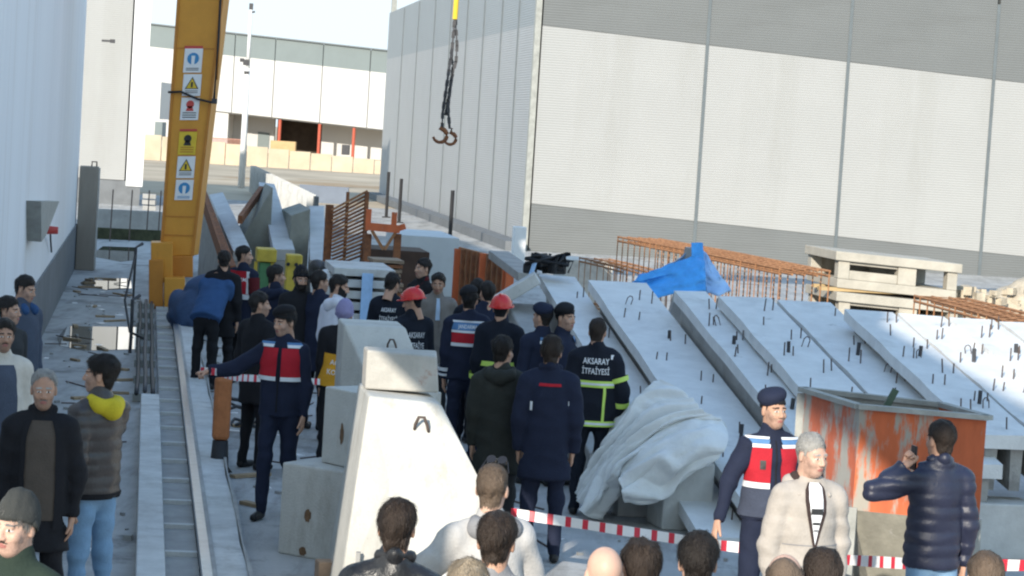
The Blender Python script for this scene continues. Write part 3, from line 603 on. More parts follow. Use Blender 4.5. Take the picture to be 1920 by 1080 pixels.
# ---- blue tarpaulin ------------------------------------------------------------
bt = empty('blue_tarpaulin', ad(1275, 560, 30.5), 'crumpled bright blue tarpaulin with a paler strip draped behind the slabs', 'tarpaulin')
def poly_tarp(pix, name, M, Y, seed, dep=.5):
    P = [ad(x, y, Y+d) for x, y, d in pix]; cx = sum(P)/len(P); V = [cx+np.array([0, .0, 0])]; V += P; n = len(P)
    Fc = [(0, 1+i, 1+(i+1) % n) for i in range(n)]; me = bpy.data.meshes.new(name); me.from_pydata([tuple(v-chain(bt)) for v in V], [], Fc)
    b = bmesh.new(); b.from_mesh(me); bmesh.ops.recalc_face_normals(b, faces=b.faces); bmesh.ops.subdivide_edges(b, edges=b.edges, cuts=9, use_grid_fill=True, smooth=.0)
    co = np.array([v.co for v in b.verts]); dd = wob(co, seed, 9, .045, (1, 1, .5))+np.abs(wob(co, seed+3, 14, .07, (1, 1, .6)))-np.abs(wob(co, seed+5, 24, .03))
    for v, k in zip(b.verts, dd): v.co.y += k; v.co.z += k*.3
    b.to_mesh(me); b.free(); me.materials.append(M); me.polygons.foreach_set('use_smooth', [True]*len(me.polygons))
    o = bpy.data.objects.new(name, me); COL.objects.link(o); o.parent = bt
    s = o.modifiers.new('thick', 'SOLIDIFY'); s.thickness = .012
    return o
poly_tarp([(1176, 542, -.3), (1198, 514, -.1), (1255, 495, 0), (1300, 480, .1), (1322, 492, 0), (1325, 550, -.5), (1262, 552, -.5), (1205, 566, -.6)], 'front_sheet', BLUET, 30.4, 1)
poly_tarp([(1296, 455, .3), (1318, 456, .3), (1320, 495, .1), (1298, 490, .1)], 'top_fold', BLUET, 30.5, 2)
poly_tarp([(1316, 470, .3), (1325, 478, .2), (1372, 552, -.3), (1326, 554, -.4), (1318, 495, .1)], 'pale_side', BLUEP, 30.6, 3)
poly_tarp([(1300, 468, .35), (1306, 478, .4), (1262, 498, .5), (1252, 499, .5)], 'fold_back', BLUEP, 30.6, 5)
mb = MB(); a = at(1300, 640, .0); pk = ad(1306, 462, 31); mb.hexa([(pk[0]-.5, 30.9, 0), (pk[0]+.5, 30.9, 0), (pk[0]+.5, 31.5, 0), (pk[0]-.5, 31.5, 0), (pk[0]-.12, 31.0, pk[2]-.03), (pk[0]+.08, 31.0, pk[2]-.03), (pk[0]+.08, 31.4, pk[2]-.03), (pk[0]-.12, 31.4, pk[2]-.03)]); mb.build('covered_load', CONCG, bt)
# ---- rebar cages -----------------------------------------------------------------
def cage(name, a, b, wid, z0, z1, nst, label, M=RUSTO, nl=4, group=None):
    a = np.array(a, float); b = np.array(b, float); root = empty(name, (a[0], a[1], 0), label, 'rebar cage', group)
    t = (b-a)[:2]; t /= np.linalg.norm(t); n = np.array([t[1], -t[0], 0])*wid
    for k in range(nl):
        f = k/(nl-1)
        for z in (z0, z1):
            for (zz) in ((z, z-.07) if z == z1 else (z,)):
                mb = MB(); mb.tube([a+n*f+np.array([0, 0, zz-a[2]]), (a+b)/2+n*f+np.array([0, 0, zz-(a[2]+b[2])/2+.01]), b+n*f+np.array([0, 0, zz-b[2]])], .019, 5); mb.build('long_bar', M, root)
    L = np.linalg.norm((b-a)[:2])
    p0 = np.zeros(3); q = [p0+np.array([0, 0, z0]), p0+np.array([0, 0, z1]), n+np.array([0, 0, z1]), n+np.array([0, 0, z0]), p0+np.array([0, 0, z0])]
    mb = MB(); mb.tube(q, .012, 4, cap=False); st_ = mb.build('stirrup', M, root)
    me = st_.data; off = np.array([a[0], a[1], 0])
    me.vertices.foreach_get('co', buf := np.zeros(len(me.vertices)*3)); buf = buf.reshape(-1, 3)+off; me.vertices.foreach_set('co', buf.ravel()); me.update()
    d = (b-a); d[2] = 0
    copies(st_, root, [Vector(d*(i/(nst-1))+np.array([random.uniform(-.015, .015), 0, 0])) for i in range(1, nst)])
    return root
a = ad(1236, 446, 41); b = ad(1556, 512, 33.2)
cage('rebar_cage', (a[0], a[1], a[2]), (b[0], b[1], a[2]), .75, .35, a[2]-.02, 26, 'long sunlit orange rebar cage behind the blue tarpaulin', nl=5)
a = ad(1812, 560, 31); b = ad(2010, 612, 26.8)
cage('rebar_cage', (a[0], a[1], 1.6), (b[0], b[1], 1.6), .7, .3, a[2], 14, 'orange rebar cage at the right edge behind the sunlit slabs', nl=4)
a = ad(1142, 486, 46); b = ad(1228, 500, 43)
cage('rebar_cage', (a[0], a[1], 1.4), (b[0], b[1], 1.4), .6, .2, a[2], 8, 'small rusty rebar cage left of the blue tarpaulin', nl=3)
# sloping rebar stack with many bars (behind the crowd)
q = ad(650, 490, 42); rs = empty('rebar_rack', (q[0], q[1], 0), 'upright rack of slanting rusty bars left of the warehouse side', 'rebar rack')
for k in range(17):
    y = 372+k*7; a = ad(622, y+22-k*.4, 42.2); b = ad(689, y-14+k*.3, 42.4); mb = MB(); mb.bar(a, b, .05, .035); mb.build('slanting_bar', RUST if k % 3 else RUSTO, rs)
for px, w in ((618, .14), (688, .07), (652, .05)):
    t_ = ad(px, 360 if px != 618 else 384, 42.3); mb = MB(); mb.box((t_[0], t_[1]+.05, t_[2]/2), (w, .12, t_[2]), YAW); mb.build('rack_post', RUST, rs)
# orange steel frame with V brace
q = ad(720, 470, 40); of = empty('orange_trestle', (q[0], q[1], 0), 'orange steel trestle with a V brace standing before the warehouse side', 'trestle')
Yo = 40.
def obar(x0, y0, x1, y1, w=.09, M=REDPRIM): mb = MB(); mb.bar(ad(x0, y0, Yo), ad(x1, y1, Yo), w, w); return mb
obar(686, 424, 750, 430, .13).build('cross_beam', REDPRIM, of); obar(692, 392, 690, 424).build('upright', REDPRIM, of); obar(740, 398, 738, 428).build('upright', REDPRIM, of)
obar(748, 428, 760, 424, .1).build('stub', REDPRIM, of)
obar(697, 432, 719, 468, .05).build('brace', RUSTO, of); obar(743, 434, 721, 468, .05).build('brace', RUSTO, of)
for px in (690, 746): 
    t_ = ad(px, 428, Yo); mb = MB(); mb.box((t_[0], t_[1]+.1, t_[2]/2-.05), (.12, .12, t_[2]-.1), YAW); mb.build('trestle_leg', RUST, of)
def bigbox(name, x0, x1, y0, Y, M, label, cat, dep=1., z0=0., bev=.015, group=None):
    a, b = ad(x0, y0, Y), ad(x1, y0+(x1-x0)*.062, Y); z = a[2]; mb = MB(); e = W(0, dep); 
    mb.hexa([(a[0], a[1], z0), (b[0], b[1], z0), (b[0]+e[0], b[1]+e[1], z0), (a[0]+e[0], a[1]+e[1], z0), (a[0], a[1], z), (b[0], b[1], z), (b[0]+e[0], b[1]+e[1], z), (a[0]+e[0], a[1]+e[1], z)])
    return tag(mb.build(name, M, None, bev=bev, loc=(a[0], a[1], z0)), label, cat, group)
bigbox('dark_container', 690, 806, 466, 41.5, mat('brown_dark', (.06, .035, .025), .8, .3, 3, .2), 'dark brown open box below the orange trestle', 'box', 1.5)
bigbox('pale_container', 752, 862, 440, 48, mat('pale_blue_panel', (.50, .54, .56), .6, .08, 2, .1), 'long pale blue grey low container before the warehouse', 'container', 3)
bigbox('white_pier', 966, 988, 425, 58, TRIMW, 'slim white pier at the foot of the warehouse corner', 'pier', .4)
# orange formwork panel with ribs
a, b = ad(860, 463, 37), ad(958, 477, 35.0); fw = empty('formwork_panel', (a[0], a[1], 0), 'orange rusty ribbed formwork panel behind the crowd', 'formwork')
mb = MB(); e = np.array([.02, .08, 0]); mb.hexa([(a[0], a[1], .2), (b[0], b[1], .2), (b[0]+e[0], b[1]+e[1], .2), (a[0]+e[0], a[1]+e[1], .2), a, (b[0], b[1], a[2]-.05), (b[0]+e[0], b[1]+e[1], a[2]-.05), a+e]); mb.build('face_sheet', RUSTO, fw)
for k in range(11):
    c = a+(b-a)*(k/10.); mb = MB(); mb.box((c[0], c[1]-.05, (a[2]-.1)/2+.1), (.05 if k % 5 else .12, .09, a[2]-.15), YAW); mb.build('stiffener', REDPRIM if k % 5 == 0 or k > 8 else RUST, fw)
mb = MB(); mb.bar(ad(935, 478, 34), ad(992, 520, 31), .3, .12); tag(mb.build('grey_plank', CONCG, None, bev=.01, loc=ad(935, 478, 34)), 'grey concrete plank sloping down from the orange formwork', 'plank')
# stacked brown pallets
q = ad(722, 520, 38); pl = empty('pallet_stack', (q[0], q[1], 0), 'stack of weathered brown pallets under the orange trestle', 'pallet stack')
zt = ad(722, 478, 38)[2]; n = int(zt/.075)
for k in range(n):
    mb = MB(); mb.box((q[0]+random.uniform(-.03, .03), q[1], .035+k*.075), (.5, .8, .048), YAW+random.uniform(-.04, .04)); mb.build('board', [RUST, mat('wood_grey', (.28, .21, .15), .9, .25, 6, .2), MATS['wood_grey']][k % 3], pl)
# ---- leaning beams behind (back left) ---------------------------------------------
def lean_beam(name, TL, TR, BL, BR, Yn, Yf, M, label, cat, th, sideM=None):
    a, b, c, d = ad(*BL, Yn), ad(*BR, Yn), ad(*TR, Yf), ad(*TL, Yf); root = empty(name, (a[0], a[1], 0), label, cat)
    dn = np.array([0, .06, -th]); mb = MB(); mb.hexa([a+dn, b+dn, c+dn, d+dn, a, b, c, d]); mb.build('beam_body', M, root, bev=.01)
    mb = MB(); z = dn+np.array([.04, 0, 0]); z2 = dn-np.array([.04, 0, 0]); g = lambda p: np.array([p[0], p[1], .0]); k = np.array([0, 0, -.003])
    mb.hexa([g(a+z), g(b+z2), g(c+z2), g(d+z), a+z+k, b+z2+k, c+z2+k, d+z+k]); mb.build('web', CONCG, root)
    return root
PALEB = mat('concrete_blueish', (.52, .53, .53), .8, .12, 3, .2)
lean_beam('leaning_beam', (392, 365), (418, 360), (437, 470), (472, 470), 44, 51, PALEB, 'pale concrete beam leaning right of the crane leg', 'concrete beam', .2)
lean_beam('leaning_beam', (485, 341), (515, 345), (513, 467), (553, 468), 44.5, 52, PALEB, 'widest pale concrete beam sloping up in the back, middle of three', 'concrete beam', .22)
lean_beam('leaning_beam', (580, 386), (608, 386), (581, 487), (609, 488), 43.5, 48, PALEB, 'pale concrete beam beside the rack of slanting rusty bars', 'concrete beam', .22)
lean_beam('steel_beam', (375, 350), (386, 355), (425, 500), (443, 498), 42.5, 48, RUST, 'rusty steel beam leaning close right of the crane leg', 'steel beam', .3)
mb = MB(); mb.bar(ad(450, 412, 46), ad(490, 356, 50), .09, .16); tag(mb.build('dark_strut', RUST, None, loc=ad(450, 412, 46)), 'dark slanting strut left of the widest pale beam', 'strut')
for x0, y0, x1, y1, Y, lab in ((546, 404, 582, 392, 45.5, 'grey green concrete wall piece between two pale beams'), (458, 440, 512, 352, 47, 'grey sloping concrete wall piece left of the widest pale beam')):
    a, b = ad(x0, y0, Y), ad(x1, y1, Y); e = W(0, 3.2); g = lambda p, z: np.array([p[0], p[1], z]); mb = MB()
    mb.hexa([g(a, 0), g(b, 0), g(b, 0)+e, g(a, 0)+e, a, b, b+e, a+e]); tag(mb.build('concrete_wedge', mat('concrete_olive', (.27, .28, .25), .88, .2, 2, .3), None, bev=.01, loc=g(a, 0)), lab, 'concrete wall')
NAVC = mat('navy_cover', (.02, .025, .05), .8, .3, 4, .2)
# yellow machine and yellow cabinet
q = ad(495, 500, 36); ym = empty('yellow_machine', (q[0], q[1], 0), 'yellow and green machine standing behind the hooded man', 'machine')
a = ad(477, 466, 36); b = ad(514, 466, 36); zt = a[2]
mb = MB(); mb.box(((a[0]+b[0])/2, 36.3, zt-.1), (b[0]-a[0], .6, .2), YAW); mb.build('hood', YELMUTE, ym, bev=.02)
mb = MB(); mb.box(((a[0]+b[0])/2, 36.32, (zt-.2)/2), ((b[0]-a[0])*.7, .5, zt-.204), YAW); mb.build('machine_body', GREENP, ym, bev=.02)
for f in (-.42, .42): mb = MB(); mb.box(((a[0]+b[0])/2+(b[0]-a[0])*f, 36.1, (zt-.2)/2), (.05, .1, zt-.204), YAW); mb.build('frame_post', YELMUTE, ym)
q = ad(548, 500, 35); yc = empty('yellow_cabinet', (q[0], q[1], 0), 'plain yellow cabinet with two knobs behind the man in the black beanie', 'cabinet'); zt = ad(548, 478, 35)[2]
mb = MB(); mb.box((q[0], 35.2, zt/2), (.235, .4, zt), YAW); mb.build('cabinet_body', YELMUTE, yc, bev=.02)
for dx in (-.06, .06): mb = MB(); mb.tube([(q[0]+dx, 35.0, zt-.14), (q[0]+dx, 34.94, zt-.14)], .028, 10); mb.build('knob', BLACK, yc)
# pale plank stack with cloth in the middle
q = ad(660, 560, 30); ps = empty('plank_stack', (q[0], q[1], 0), 'stack of long pale concrete planks behind the man in the white jacket', 'plank stack')
k = 0; z = .05
while z < ad(660, 505, 30)[2]:
    mb = MB(); mb.box((q[0]+random.uniform(-.03, .03), 30.8, z), (.78+random.uniform(-.04, .04), 1.6, .10), YAW); mb.build('plank', PALEB if k % 2 else CONC, ps, bev=.008); z += .145; k += 1
mb = MB(); t_ = ad(688, 540, 29.95); mb.box((t_[0], 29.95, .85), (.14, .03, 1.3), YAW); tag(mb.build('blue_sheet', BLUEP, None, loc=(t_[0], 29.95, .2)), 'pale blue plastic strip hanging on the plank stack', 'plastic sheet')
def blob(name, prims, vox, M, label, cat, seed, amp, freq, st=(1, 1, 1), lo=None, hi=None, k=.1, zmin=0.):
    cs = np.concatenate([[p[0], p[1]] for p in prims]); rr = max(max(p[2], p[3]) for p in prims)
    fn = lambda P: np.maximum(usm([sdrc(P, *p) for p in prims], k)+wob(P, seed, freq, amp, st)-np.abs(wob(P, seed+1, freq*1.3, amp*1.3, st)), zmin-P[:, 2])
    V, Fc = surfnet(fn, cs.min(0)-rr-.1, cs.max(0)+rr+.1, vox); c = V.mean(0); c[2] = V[:, 2].min()
    o = obj_arrays(name, V-c, Fc, [M]); o.location = c; return tag(o, label, cat)
c = ad(615, 560, 31); blob('pale_bundle', [((c[0], 31, .3), (c[0]+.05, 31, 1.15), .38, .3)], .04, TARPW, 'pale rounded bundle left of the plank stack', 'bundle', 5, .02, 9)
# clutter row: small dark lumps between the crowd and the racks
c = ad(395, 505, 36.5); blob('blue_heap', [((c[0]-.25, 36.5, .25), (c[0]+.3, 36.6, .35), .4, .4), ((c[0], 36.6, .5), (c[0]+.1, 36.6, .7), .3, .2)], .035, mat('dark_blue_sheet', (.03, .06, .13), .7, .3, 4, .3), 'low dark blue covered heap beside the foot of the crane leg', 'covered heap', 12, .05, 8, k=.3)
for px, py, w, lab in ((602, 503, .25, 'dark lumpy sack heap at the foot of the pale beams'), (588, 496, .18, 'dark sack heap right of the yellow cabinet')):
    c = ad(px, py, 36); blob('sack_heap', [((c[0]-w, 36, .3), (c[0]+w, 36.2, .35), .32, .3), ((c[0], 36, .4), (c[0]+.1, 36, c[2]-.1), .25, .1)], .04, IRON, lab, 'sacks', px, .045, 11)
# ---- sunlit precast frames at the right ---------------------------------------------
def frame_unit(x0, x1, ytop, Y, zb, h, label):
    a, b = ad(x0, ytop, Y), ad(x1, ytop, Y); w = b[0]-a[0]; z0 = zb; root = empty('precast_frame', (a[0], Y, zb), label, 'concrete frame', 'stacked precast frames')
    t = .14; dep = 1.7
    def blk(u0, u1, v0, v1, za, zb_, nm='wall'):
        e = W(0, 1); mb = MB(); P = []
        for zz in (za, zb_):
            for (u, v) in ((u0, v0), (u1, v0), (u1, v1), (u0, v1)): P.append((a[0]+u+RV[0]*v, Y+v*RV[1]+u*NV[1], zz-.05*u))
        mb.hexa(P); mb.build(nm, PRECAST, root, bev=.01)
    blk(0, w, 0, dep, z0, z0+t, 'bottom_slab'); blk(-.06, w+.05, -.05, dep, z0+h-t, z0+h, 'top_slab')
    for u0, u1 in ((0, .18), (.95, 1.24), (w-.16, w)):
        blk(u0, u1, 0, .2, z0+t+.002, z0+h-t-.002, 'post'); blk(u0, u1, dep-.2, dep, z0+t+.002, z0+h-t-.002, 'post')
    blk(.182, .948, .02, .12, z0+t+.002, z0+h*.50, 'infill'); blk(.182, .948, .03, .13, z0+h*.66, z0+h-t-.002, 'infill'); blk(.182, w-.2, dep-.12, dep-.03, z0+t+.002, z0+h-t-.003, 'back_wall')
zt = ad(1560, 470, 36)[2]; hh = .56
frame_unit(1574, 1806, 472, 36, zt-hh, hh, 'sunlit cream concrete frame on top of the stack of frames at the right')
frame_unit(1580, 1812, 472, 35.9, zt-2*hh-.06, hh, 'sunlit cream concrete frame under the topmost one at the right')
frame_unit(1574, 1806, 472, 36, zt-3*hh-.12, hh, 'lowest cream concrete frame of the stack, mostly behind the slabs')
zb_ = zt-3*hh-.12; c = ad(1690, 470, 36.8); mb = MB(); mb.box((c[0], 36.7, (zb_-.005)/2), (1.9, 1.3, max(zb_-.005, .02)), YAW); tag(mb.build('base_block', CONCG, None, loc=(c[0], 36.7, 0)), 'grey base block under the stack of cream concrete frames', 'concrete block')
for k in range(2):
    mb = MB(); c = ad(1640, 470, 36.8); mb.box((c[0], 36.9, zt-hh*(k+1)-.03-.06*k), (1.9, .12, .055), YAW); mb.box((c[0], 36.2, zt-hh*(k+1)-.03-.06*k), (1.9, .12, .055), YAW)
    tag(mb.build('timber_bearer', TAN, None, loc=(c[0], 36.9, zt-hh*(k+1)-.03)), ['timber bearers between the two upper cream concrete frames', 'timber bearers under the second cream concrete frame'][k], 'bearer')
rg = random.Random(9)
c = ad(1880, 540, 37); blob('rubble_mound', [((c[0]-.9, 37, .1), (c[0]+3, 37.5, .1), .9, 1.0), ((c[0]-.4, 37.4, .5), (c[0]+2.5, 37.5, .6), .8, .8), ((c[0]+.6, 37.5, .8), (c[0]+2.5, 37.5, .9), .75, .7)], .08, RUBBLE, 'pale rubble mound at the right edge behind the orange cage', 'rubble', 77, .05, 6)
mb = MB()
for k in range(260):
    s = rg.uniform(.04, .14); p = (c[0]+rg.uniform(-1.2, 3), 36.4+rg.uniform(0, 1.2), 0); zz = 1.25+rg.uniform(-.35, .35)-abs(p[0]-c[0]-1)*.12; mb.box((p[0], p[1], zz), (s*1.4, s, s), rg.uniform(0, 3))
tag(mb.build('rubble_stones', RUBBLE), kind='stuff')
bigbox('white_gravel_bank', 1062, 1150, 486, 46, mat('pale_gravel', (.62, .60, .55), .95, .2, 8, .3), 'pale sunlit slab end left of the small rusty cage', 'slab', 1.4)
# far right white slab lying in the sun
a = ad(1810, 615, 30.2); mb = MB(); u0, v0 = uv(a); z = a[2]
mb.hexa([W(u0+a_, v0+b_, 0.) for a_, b_ in ((0, -2.5), (3, -2.5), (3, .4), (0, .4))]+[W(u0+a_, v0+b_, z+c_) for a_, b_, c_ in ((0, -2.5, -.42), (3, -2.5, -.55), (3, .4, -.05), (0, .4, .0))]); tag(mb.build('sunlit_slab', SLABM, None, bev=.02, loc=W(u0, v0, 0)), 'wide white slab fully in the sun at the right edge', 'concrete slab')

# ---- concrete ballast blocks in the middle -----------------------------------------
def loop(root, c, X, s=1.):
    mb = MB(); P = [c-X*.05*s, c-X*.045*s+np.array([0, -.03, .06])*s, c-X*.02*s+np.array([0, -.05, .12])*s, c+X*.02*s+np.array([0, -.05, .12])*s, c+X*.045*s+np.array([0, -.03, .06])*s, c+X*.06*s]; mb.tube(P, .013*s, 6); mb.build('lifting_loop', REBAR, root, smooth=True)
# low cube
A0, A1 = at(520, 1037), at(664, 1063); t = (A1-A0); L = np.linalg.norm(t); t /= L; n = np.array([-t[1], t[0], 0])
blk = empty('ballast_block', A0, 'low grey concrete cube with rust stains at the foot of the tall block', 'concrete block')
zt = ad(522, 866, A0[1])[2]; mb = MB(); D = n*.62; mb.hexa([A0, A1, A1+D, A0+D]+[p+np.array([0, 0, zt]) for p in (A0, A1, A1+D, A0+D)]); mb.build('block_body', CONCB, blk, bev=.015)
STAIN = mat('rust_stain', (.17, .10, .055), .9, .3, 25, .2)
def blotch(root, c, X, Z, w, h, seed):
    g = np.random.RandomState(seed); mb = MB(); N_ = np.cross(X, Z); V = [c-N_*0]; k = 16
    for i in range(k):
        a = 6.2832*i/k; r = .75+.35*g.rand(); V.append(c+X*w*r*math.cos(a)+Z*h*r*math.sin(a))
    mb.add(V, [(0, 1+i, 1+(i+1) % k) for i in range(k)]); mb.build('rust_stain', STAIN, root)
ZV = np.array([0, 0, 1.]); off = -n*.003
blotch(blk, A0+t*L*.37+ZV*zt*.47+off, t, ZV, .035, .06, 1); blotch(blk, A0+t*L*.33+ZV*.05+off, t, ZV, .04, .04, 2)
# tall block (left, shaded side)
B0 = ad(600, 893, A0[1]+.12); B1 = ad(676, 916, A0[1]-.28)
tb = empty('ballast_block', (B0[0], B0[1], 0), 'tall grey shaded concrete block between the low cube and the sunlit wedge', 'concrete block')
ztop = ad(690, 741, B1[1])[2]; t2 = (B1-B0); t2[2] = 0; n2 = np.array([-t2[1], t2[0], 0]); n2 /= np.linalg.norm(n2); D2 = n2*.75
if D2[0] < 0: D2 = -D2
q0, q1 = np.array([B0[0], B0[1], zt+.004]), np.array([B1[0], B1[1], zt+.004]); hz = np.array([0, 0, ztop-zt])
mb = MB(); mb.hexa([q0, q1, q1+D2, q0+D2, q0+hz, q1+hz, q1+D2+hz, q0+D2+hz]); mb.build('block_body', CONCB, tb, bev=.012)
mb = MB(); e = np.array([.1, .06, 0]); mb.hexa([np.array([p[0], p[1], 0]) for p in (q0+e, q1+np.array([.0, .1, 0]), q1+D2, q0+D2)]+[np.array([p[0], p[1], zt]) for p in (q0+e, q1+np.array([.0, .1, 0]), q1+D2, q0+D2)]); mb.build('lower_block', CONCB, tb)
tt = t2/np.linalg.norm(t2); on = -D2/np.linalg.norm(D2)*.004
blotch(tb, q0+t2*.48+hz*.42+on, tt, ZV, .028, .085, 3)
# sunlit truncated wedge
YW = 16.75
wg = empty('ballast_wedge', at(790, 1085, 0), 'big sunlit concrete wedge with a bent lifting loop, nearest the crowd', 'concrete block')
T = [ad(692, 742, YW-.05), ad(827, 747, YW)]; zt2 = T[0][2]; T[1][2] = zt2-.03
bk = W(0, .85)
def dn(px, py, Y): return ad(px, py, Y)
f0, f1 = dn(735, 905, YW-.32), dn(905, 905, YW-.3)
g0 = dn(655, 1045, YW-.25)
bl, br = np.array([f0[0]+.0, f0[1]-.42, 0]), np.array([f1[0]+.1, f1[1]-.42, 0]); bll = np.array([g0[0]-.06, g0[1]-.1, 0])
V = [T[0], T[0]+(T[1]-T[0])*.06, T[1], T[1]+bk, T[0]+bk,  f0, f1, bl, br, bll, bll+bk*1.3, br+bk*1.5]
mb = MB(); mb.add(V, [(0, 1, 2, 3, 4), (1, 5, 6, 2), (5, 7, 8, 6), (0, 9, 7, 5, 1), (0, 4, 10, 9), (2, 6, 8, 11, 3), (4, 3, 11, 10), (9, 10, 11, 8, 7)]); mb.build('wedge_body', CONCB, wg, bev=.02)
cl = T[1]+(T[0]-T[1])*.33; fr_ = f1+(f0-f1)*.66; c = ad(790, 800, YW-.12); loop(wg, c+np.array([0, -.01, -.04]), np.array([1, 0, 0]), .95)
mb = MB(); mb.bar(ad(672, 1035, YW-.45), ad(668, 1100, YW-.45), .05, .03); mb.build('cast_mark', CONCG, wg)
# rear block with loop, and the slab on top
C0 = empty('ballast_block', ad(712, 700, 19.4), 'rear pale concrete block with a loop on its sloping face, beside the walkers', 'concrete block')
Yb = 19.3; a = [ad(645, 608, Yb+.1), ad(760, 618, Yb+.15)]; zt3 = a[0][2]; a[1][2] = zt3
f = [ad(692, 712, Yb-.25), ad(803, 720, Yb-.2)]; s0 = ad(640, 710, Yb+.1)
bk3 = W(0, .6); gl = lambda p: np.array([p[0], p[1], 0.])
V = [a[0], a[1], a[1]+bk3, a[0]+bk3, f[0], f[1], gl(f[0]), gl(f[1]), gl(a[0])-np.array([.03, 0, 0]), gl(a[0]+bk3), gl(a[1]+bk3)+np.array([.25, 0, 0])]
mb = MB(); mb.add(V, [(0, 1, 2, 3), (0, 4, 5, 1), (4, 6, 7, 5), (0, 8, 6, 4), (0, 3, 9, 8), (1, 5, 7, 10, 2), (3, 2, 10, 9), (8, 9, 10, 7, 6)]); mb.build('block_body', CONCB, C0, bev=.015)
loop(C0, ad(734, 655, Yb-.08), np.array([1, 0, 0]), .7)
d0, d1 = ad(684, 733, YW+.32), ad(823, 738, YW+.35); z0 = zt2+.004; z1 = ad(690, 656, YW+.32)[2]
d0[2] = d1[2] = z0; sd = W(0, .28); mb = MB(); up = np.array([0, 0, z1-z0])
mb.hexa([d0, d1, d1+sd, d0+sd, d0+up, d1+up-np.array([.03, 0, .02]), d1+up+sd, d0+up+sd]); tag(mb.build('cap_block', mat('concrete_cap', (.44, .42, .38), .88, .15, 4, .3, bscale=40, spots=(4, .6, (.40, .29, .24))), None, bev=.015, loc=d0), 'small grey concrete block set upright on top of the sunlit wedge', 'concrete block')
mb = MB(); q = at(610, 1090, 0); mb.box(q+np.array([0, .1, .06]), (.16, .14, .16), .3); tag(mb.build('brick_piece', mat('brick_tan', (.42, .29, .2), .9, .2, 8, .2), None, bev=.01, loc=q), 'tan brick lying before the low concrete cube', 'brick')
# ---- white geotextile over a block -------------------------------------------------
pc = at(1275, 995); bx = empty('support_block', pc, 'upright pale concrete block under the white crumpled sheet', 'concrete block')
hb = ad(1275, 868, pc[1])[2]; mb = MB(); mb.box((pc[0], pc[1]+.25, hb/2), (.46, .45, hb), YAW+.1); mb.build('block_body', CONC, bx, bev=.015)
pc2 = at(1165, 985); mb = MB(); mb.box((pc2[0]+.2, pc2[1]+.75, .4), (.55, .5, .8), .2); tag(mb.build('low_block', CONC, None, bev=.015, loc=pc2), 'low concrete block behind the hanging folds of the white sheet', 'concrete block')
Yt = 20.55
def crom(A, n):                                            # smooth resampling along axis 0
    A = np.asarray(A, float); m_ = len(A); t = np.linspace(0, m_-1, n); i = np.clip(t.astype(int), 0, m_-2); f = (t-i)[:, None, None]; g = lambda k: A[np.clip(k, 0, m_-1)]
    p0, p1, p2, p3 = g(i-1), g(i), g(i+1), g(i+2); return .5*(2*p1+(p2-p0)*f+(2*p0-5*p1+4*p2-p3)*f*f+(3*p1-p0-3*p2+p3)*f**3)
shr = empty('white_sheet', at(1180, 985), 'crumpled white geotextile sheet heaped over the concrete block', 'sheet')
def drape(curves, name, seed, amp, fq, nu=150, nv=130):
    G = np.array([[ad(x, y, Yt+d) for x, y in c] for d, c in curves]); G = crom(G, nv); G = crom(G.transpose(1, 0, 2), nu)     # [along, across]
    du = np.gradient(G, axis=0); dv = np.gradient(G, axis=1); N = np.cross(du, dv); N /= np.linalg.norm(N, axis=-1)[..., None]+1e-9
    s = np.linspace(0, 1, nu)[:, None]; t = np.linspace(0, 1, nv)[None, :]; Q = np.stack([s*3+t*0, t*3+s*0, s*0+t*0], -1).reshape(-1, 3)
    w1 = wob(Q, seed, 2.2, .35).reshape(nu, nv); w2 = wob(Q, seed+4, 5, .22).reshape(nu, nv); w3 = wob(Q, seed+7, 14, 1).reshape(nu, nv)
    ph = (t+w1*.28+w2*.12)*fq*6.283; fold = (1-np.abs(np.sin(ph*.5)))**1.6*1.6+.5*np.sin(ph*1.7+w2*6)+.07*w3
    g = np.random.RandomState(seed)
    for k in range(9): d_ = g.normal(size=2); d_ /= np.linalg.norm(d_); ff = g.uniform(5, 15); fold = fold+.07*(1-np.abs(np.sin((s*3*d_[0]+t*3*d_[1])*ff*.55+w1*4+g.rand()*6)))**2
    A = amp*(.45+.9*np.exp(-((s-.35)/.35)**2)); G = G+N*(fold*A)[..., None]
    f = [(i*nv+j, i*nv+j+1, (i+1)*nv+j+1, (i+1)*nv+j) for i in range(nu-1) for j in range(nv-1)]
    o = obj_arrays(name, G.reshape(-1, 3)-chain(shr), f, [TARPW], None, shr); md = o.modifiers.new('thick', 'SOLIDIFY'); md.thickness = .004
drape([(.75, [(1100, 925), (1150, 850), (1200, 790), (1262, 742)]), (.42, [(1080, 925), (1118, 840), (1172, 752), (1232, 708)]), (.12, [(1084, 945), (1135, 855), (1212, 765), (1290, 738)]), (-.12, [(1092, 962), (1150, 880), (1240, 800), (1322, 772)]), (-.02, [(1112, 975), (1170, 905), (1255, 838), (1362, 800)]), (.3, [(1140, 970), (1190, 905), (1265, 860), (1350, 850)])], 'upper_drape', 4, .066, 6)
drape([(-.02, [(1165, 880), (1225, 820), (1300, 782), (1352, 782)]), (-.28, [(1160, 895), (1230, 832), (1305, 800), (1366, 812)]), (-.42, [(1165, 920), (1235, 872), (1302, 846), (1358, 846)]), (-.34, [(1172, 946), (1240, 936), (1290, 892), (1334, 872)]), (-.15, [(1178, 935), (1240, 925), (1288, 885), (1330, 868)])], 'lower_flap', 9, .030, 3.5)
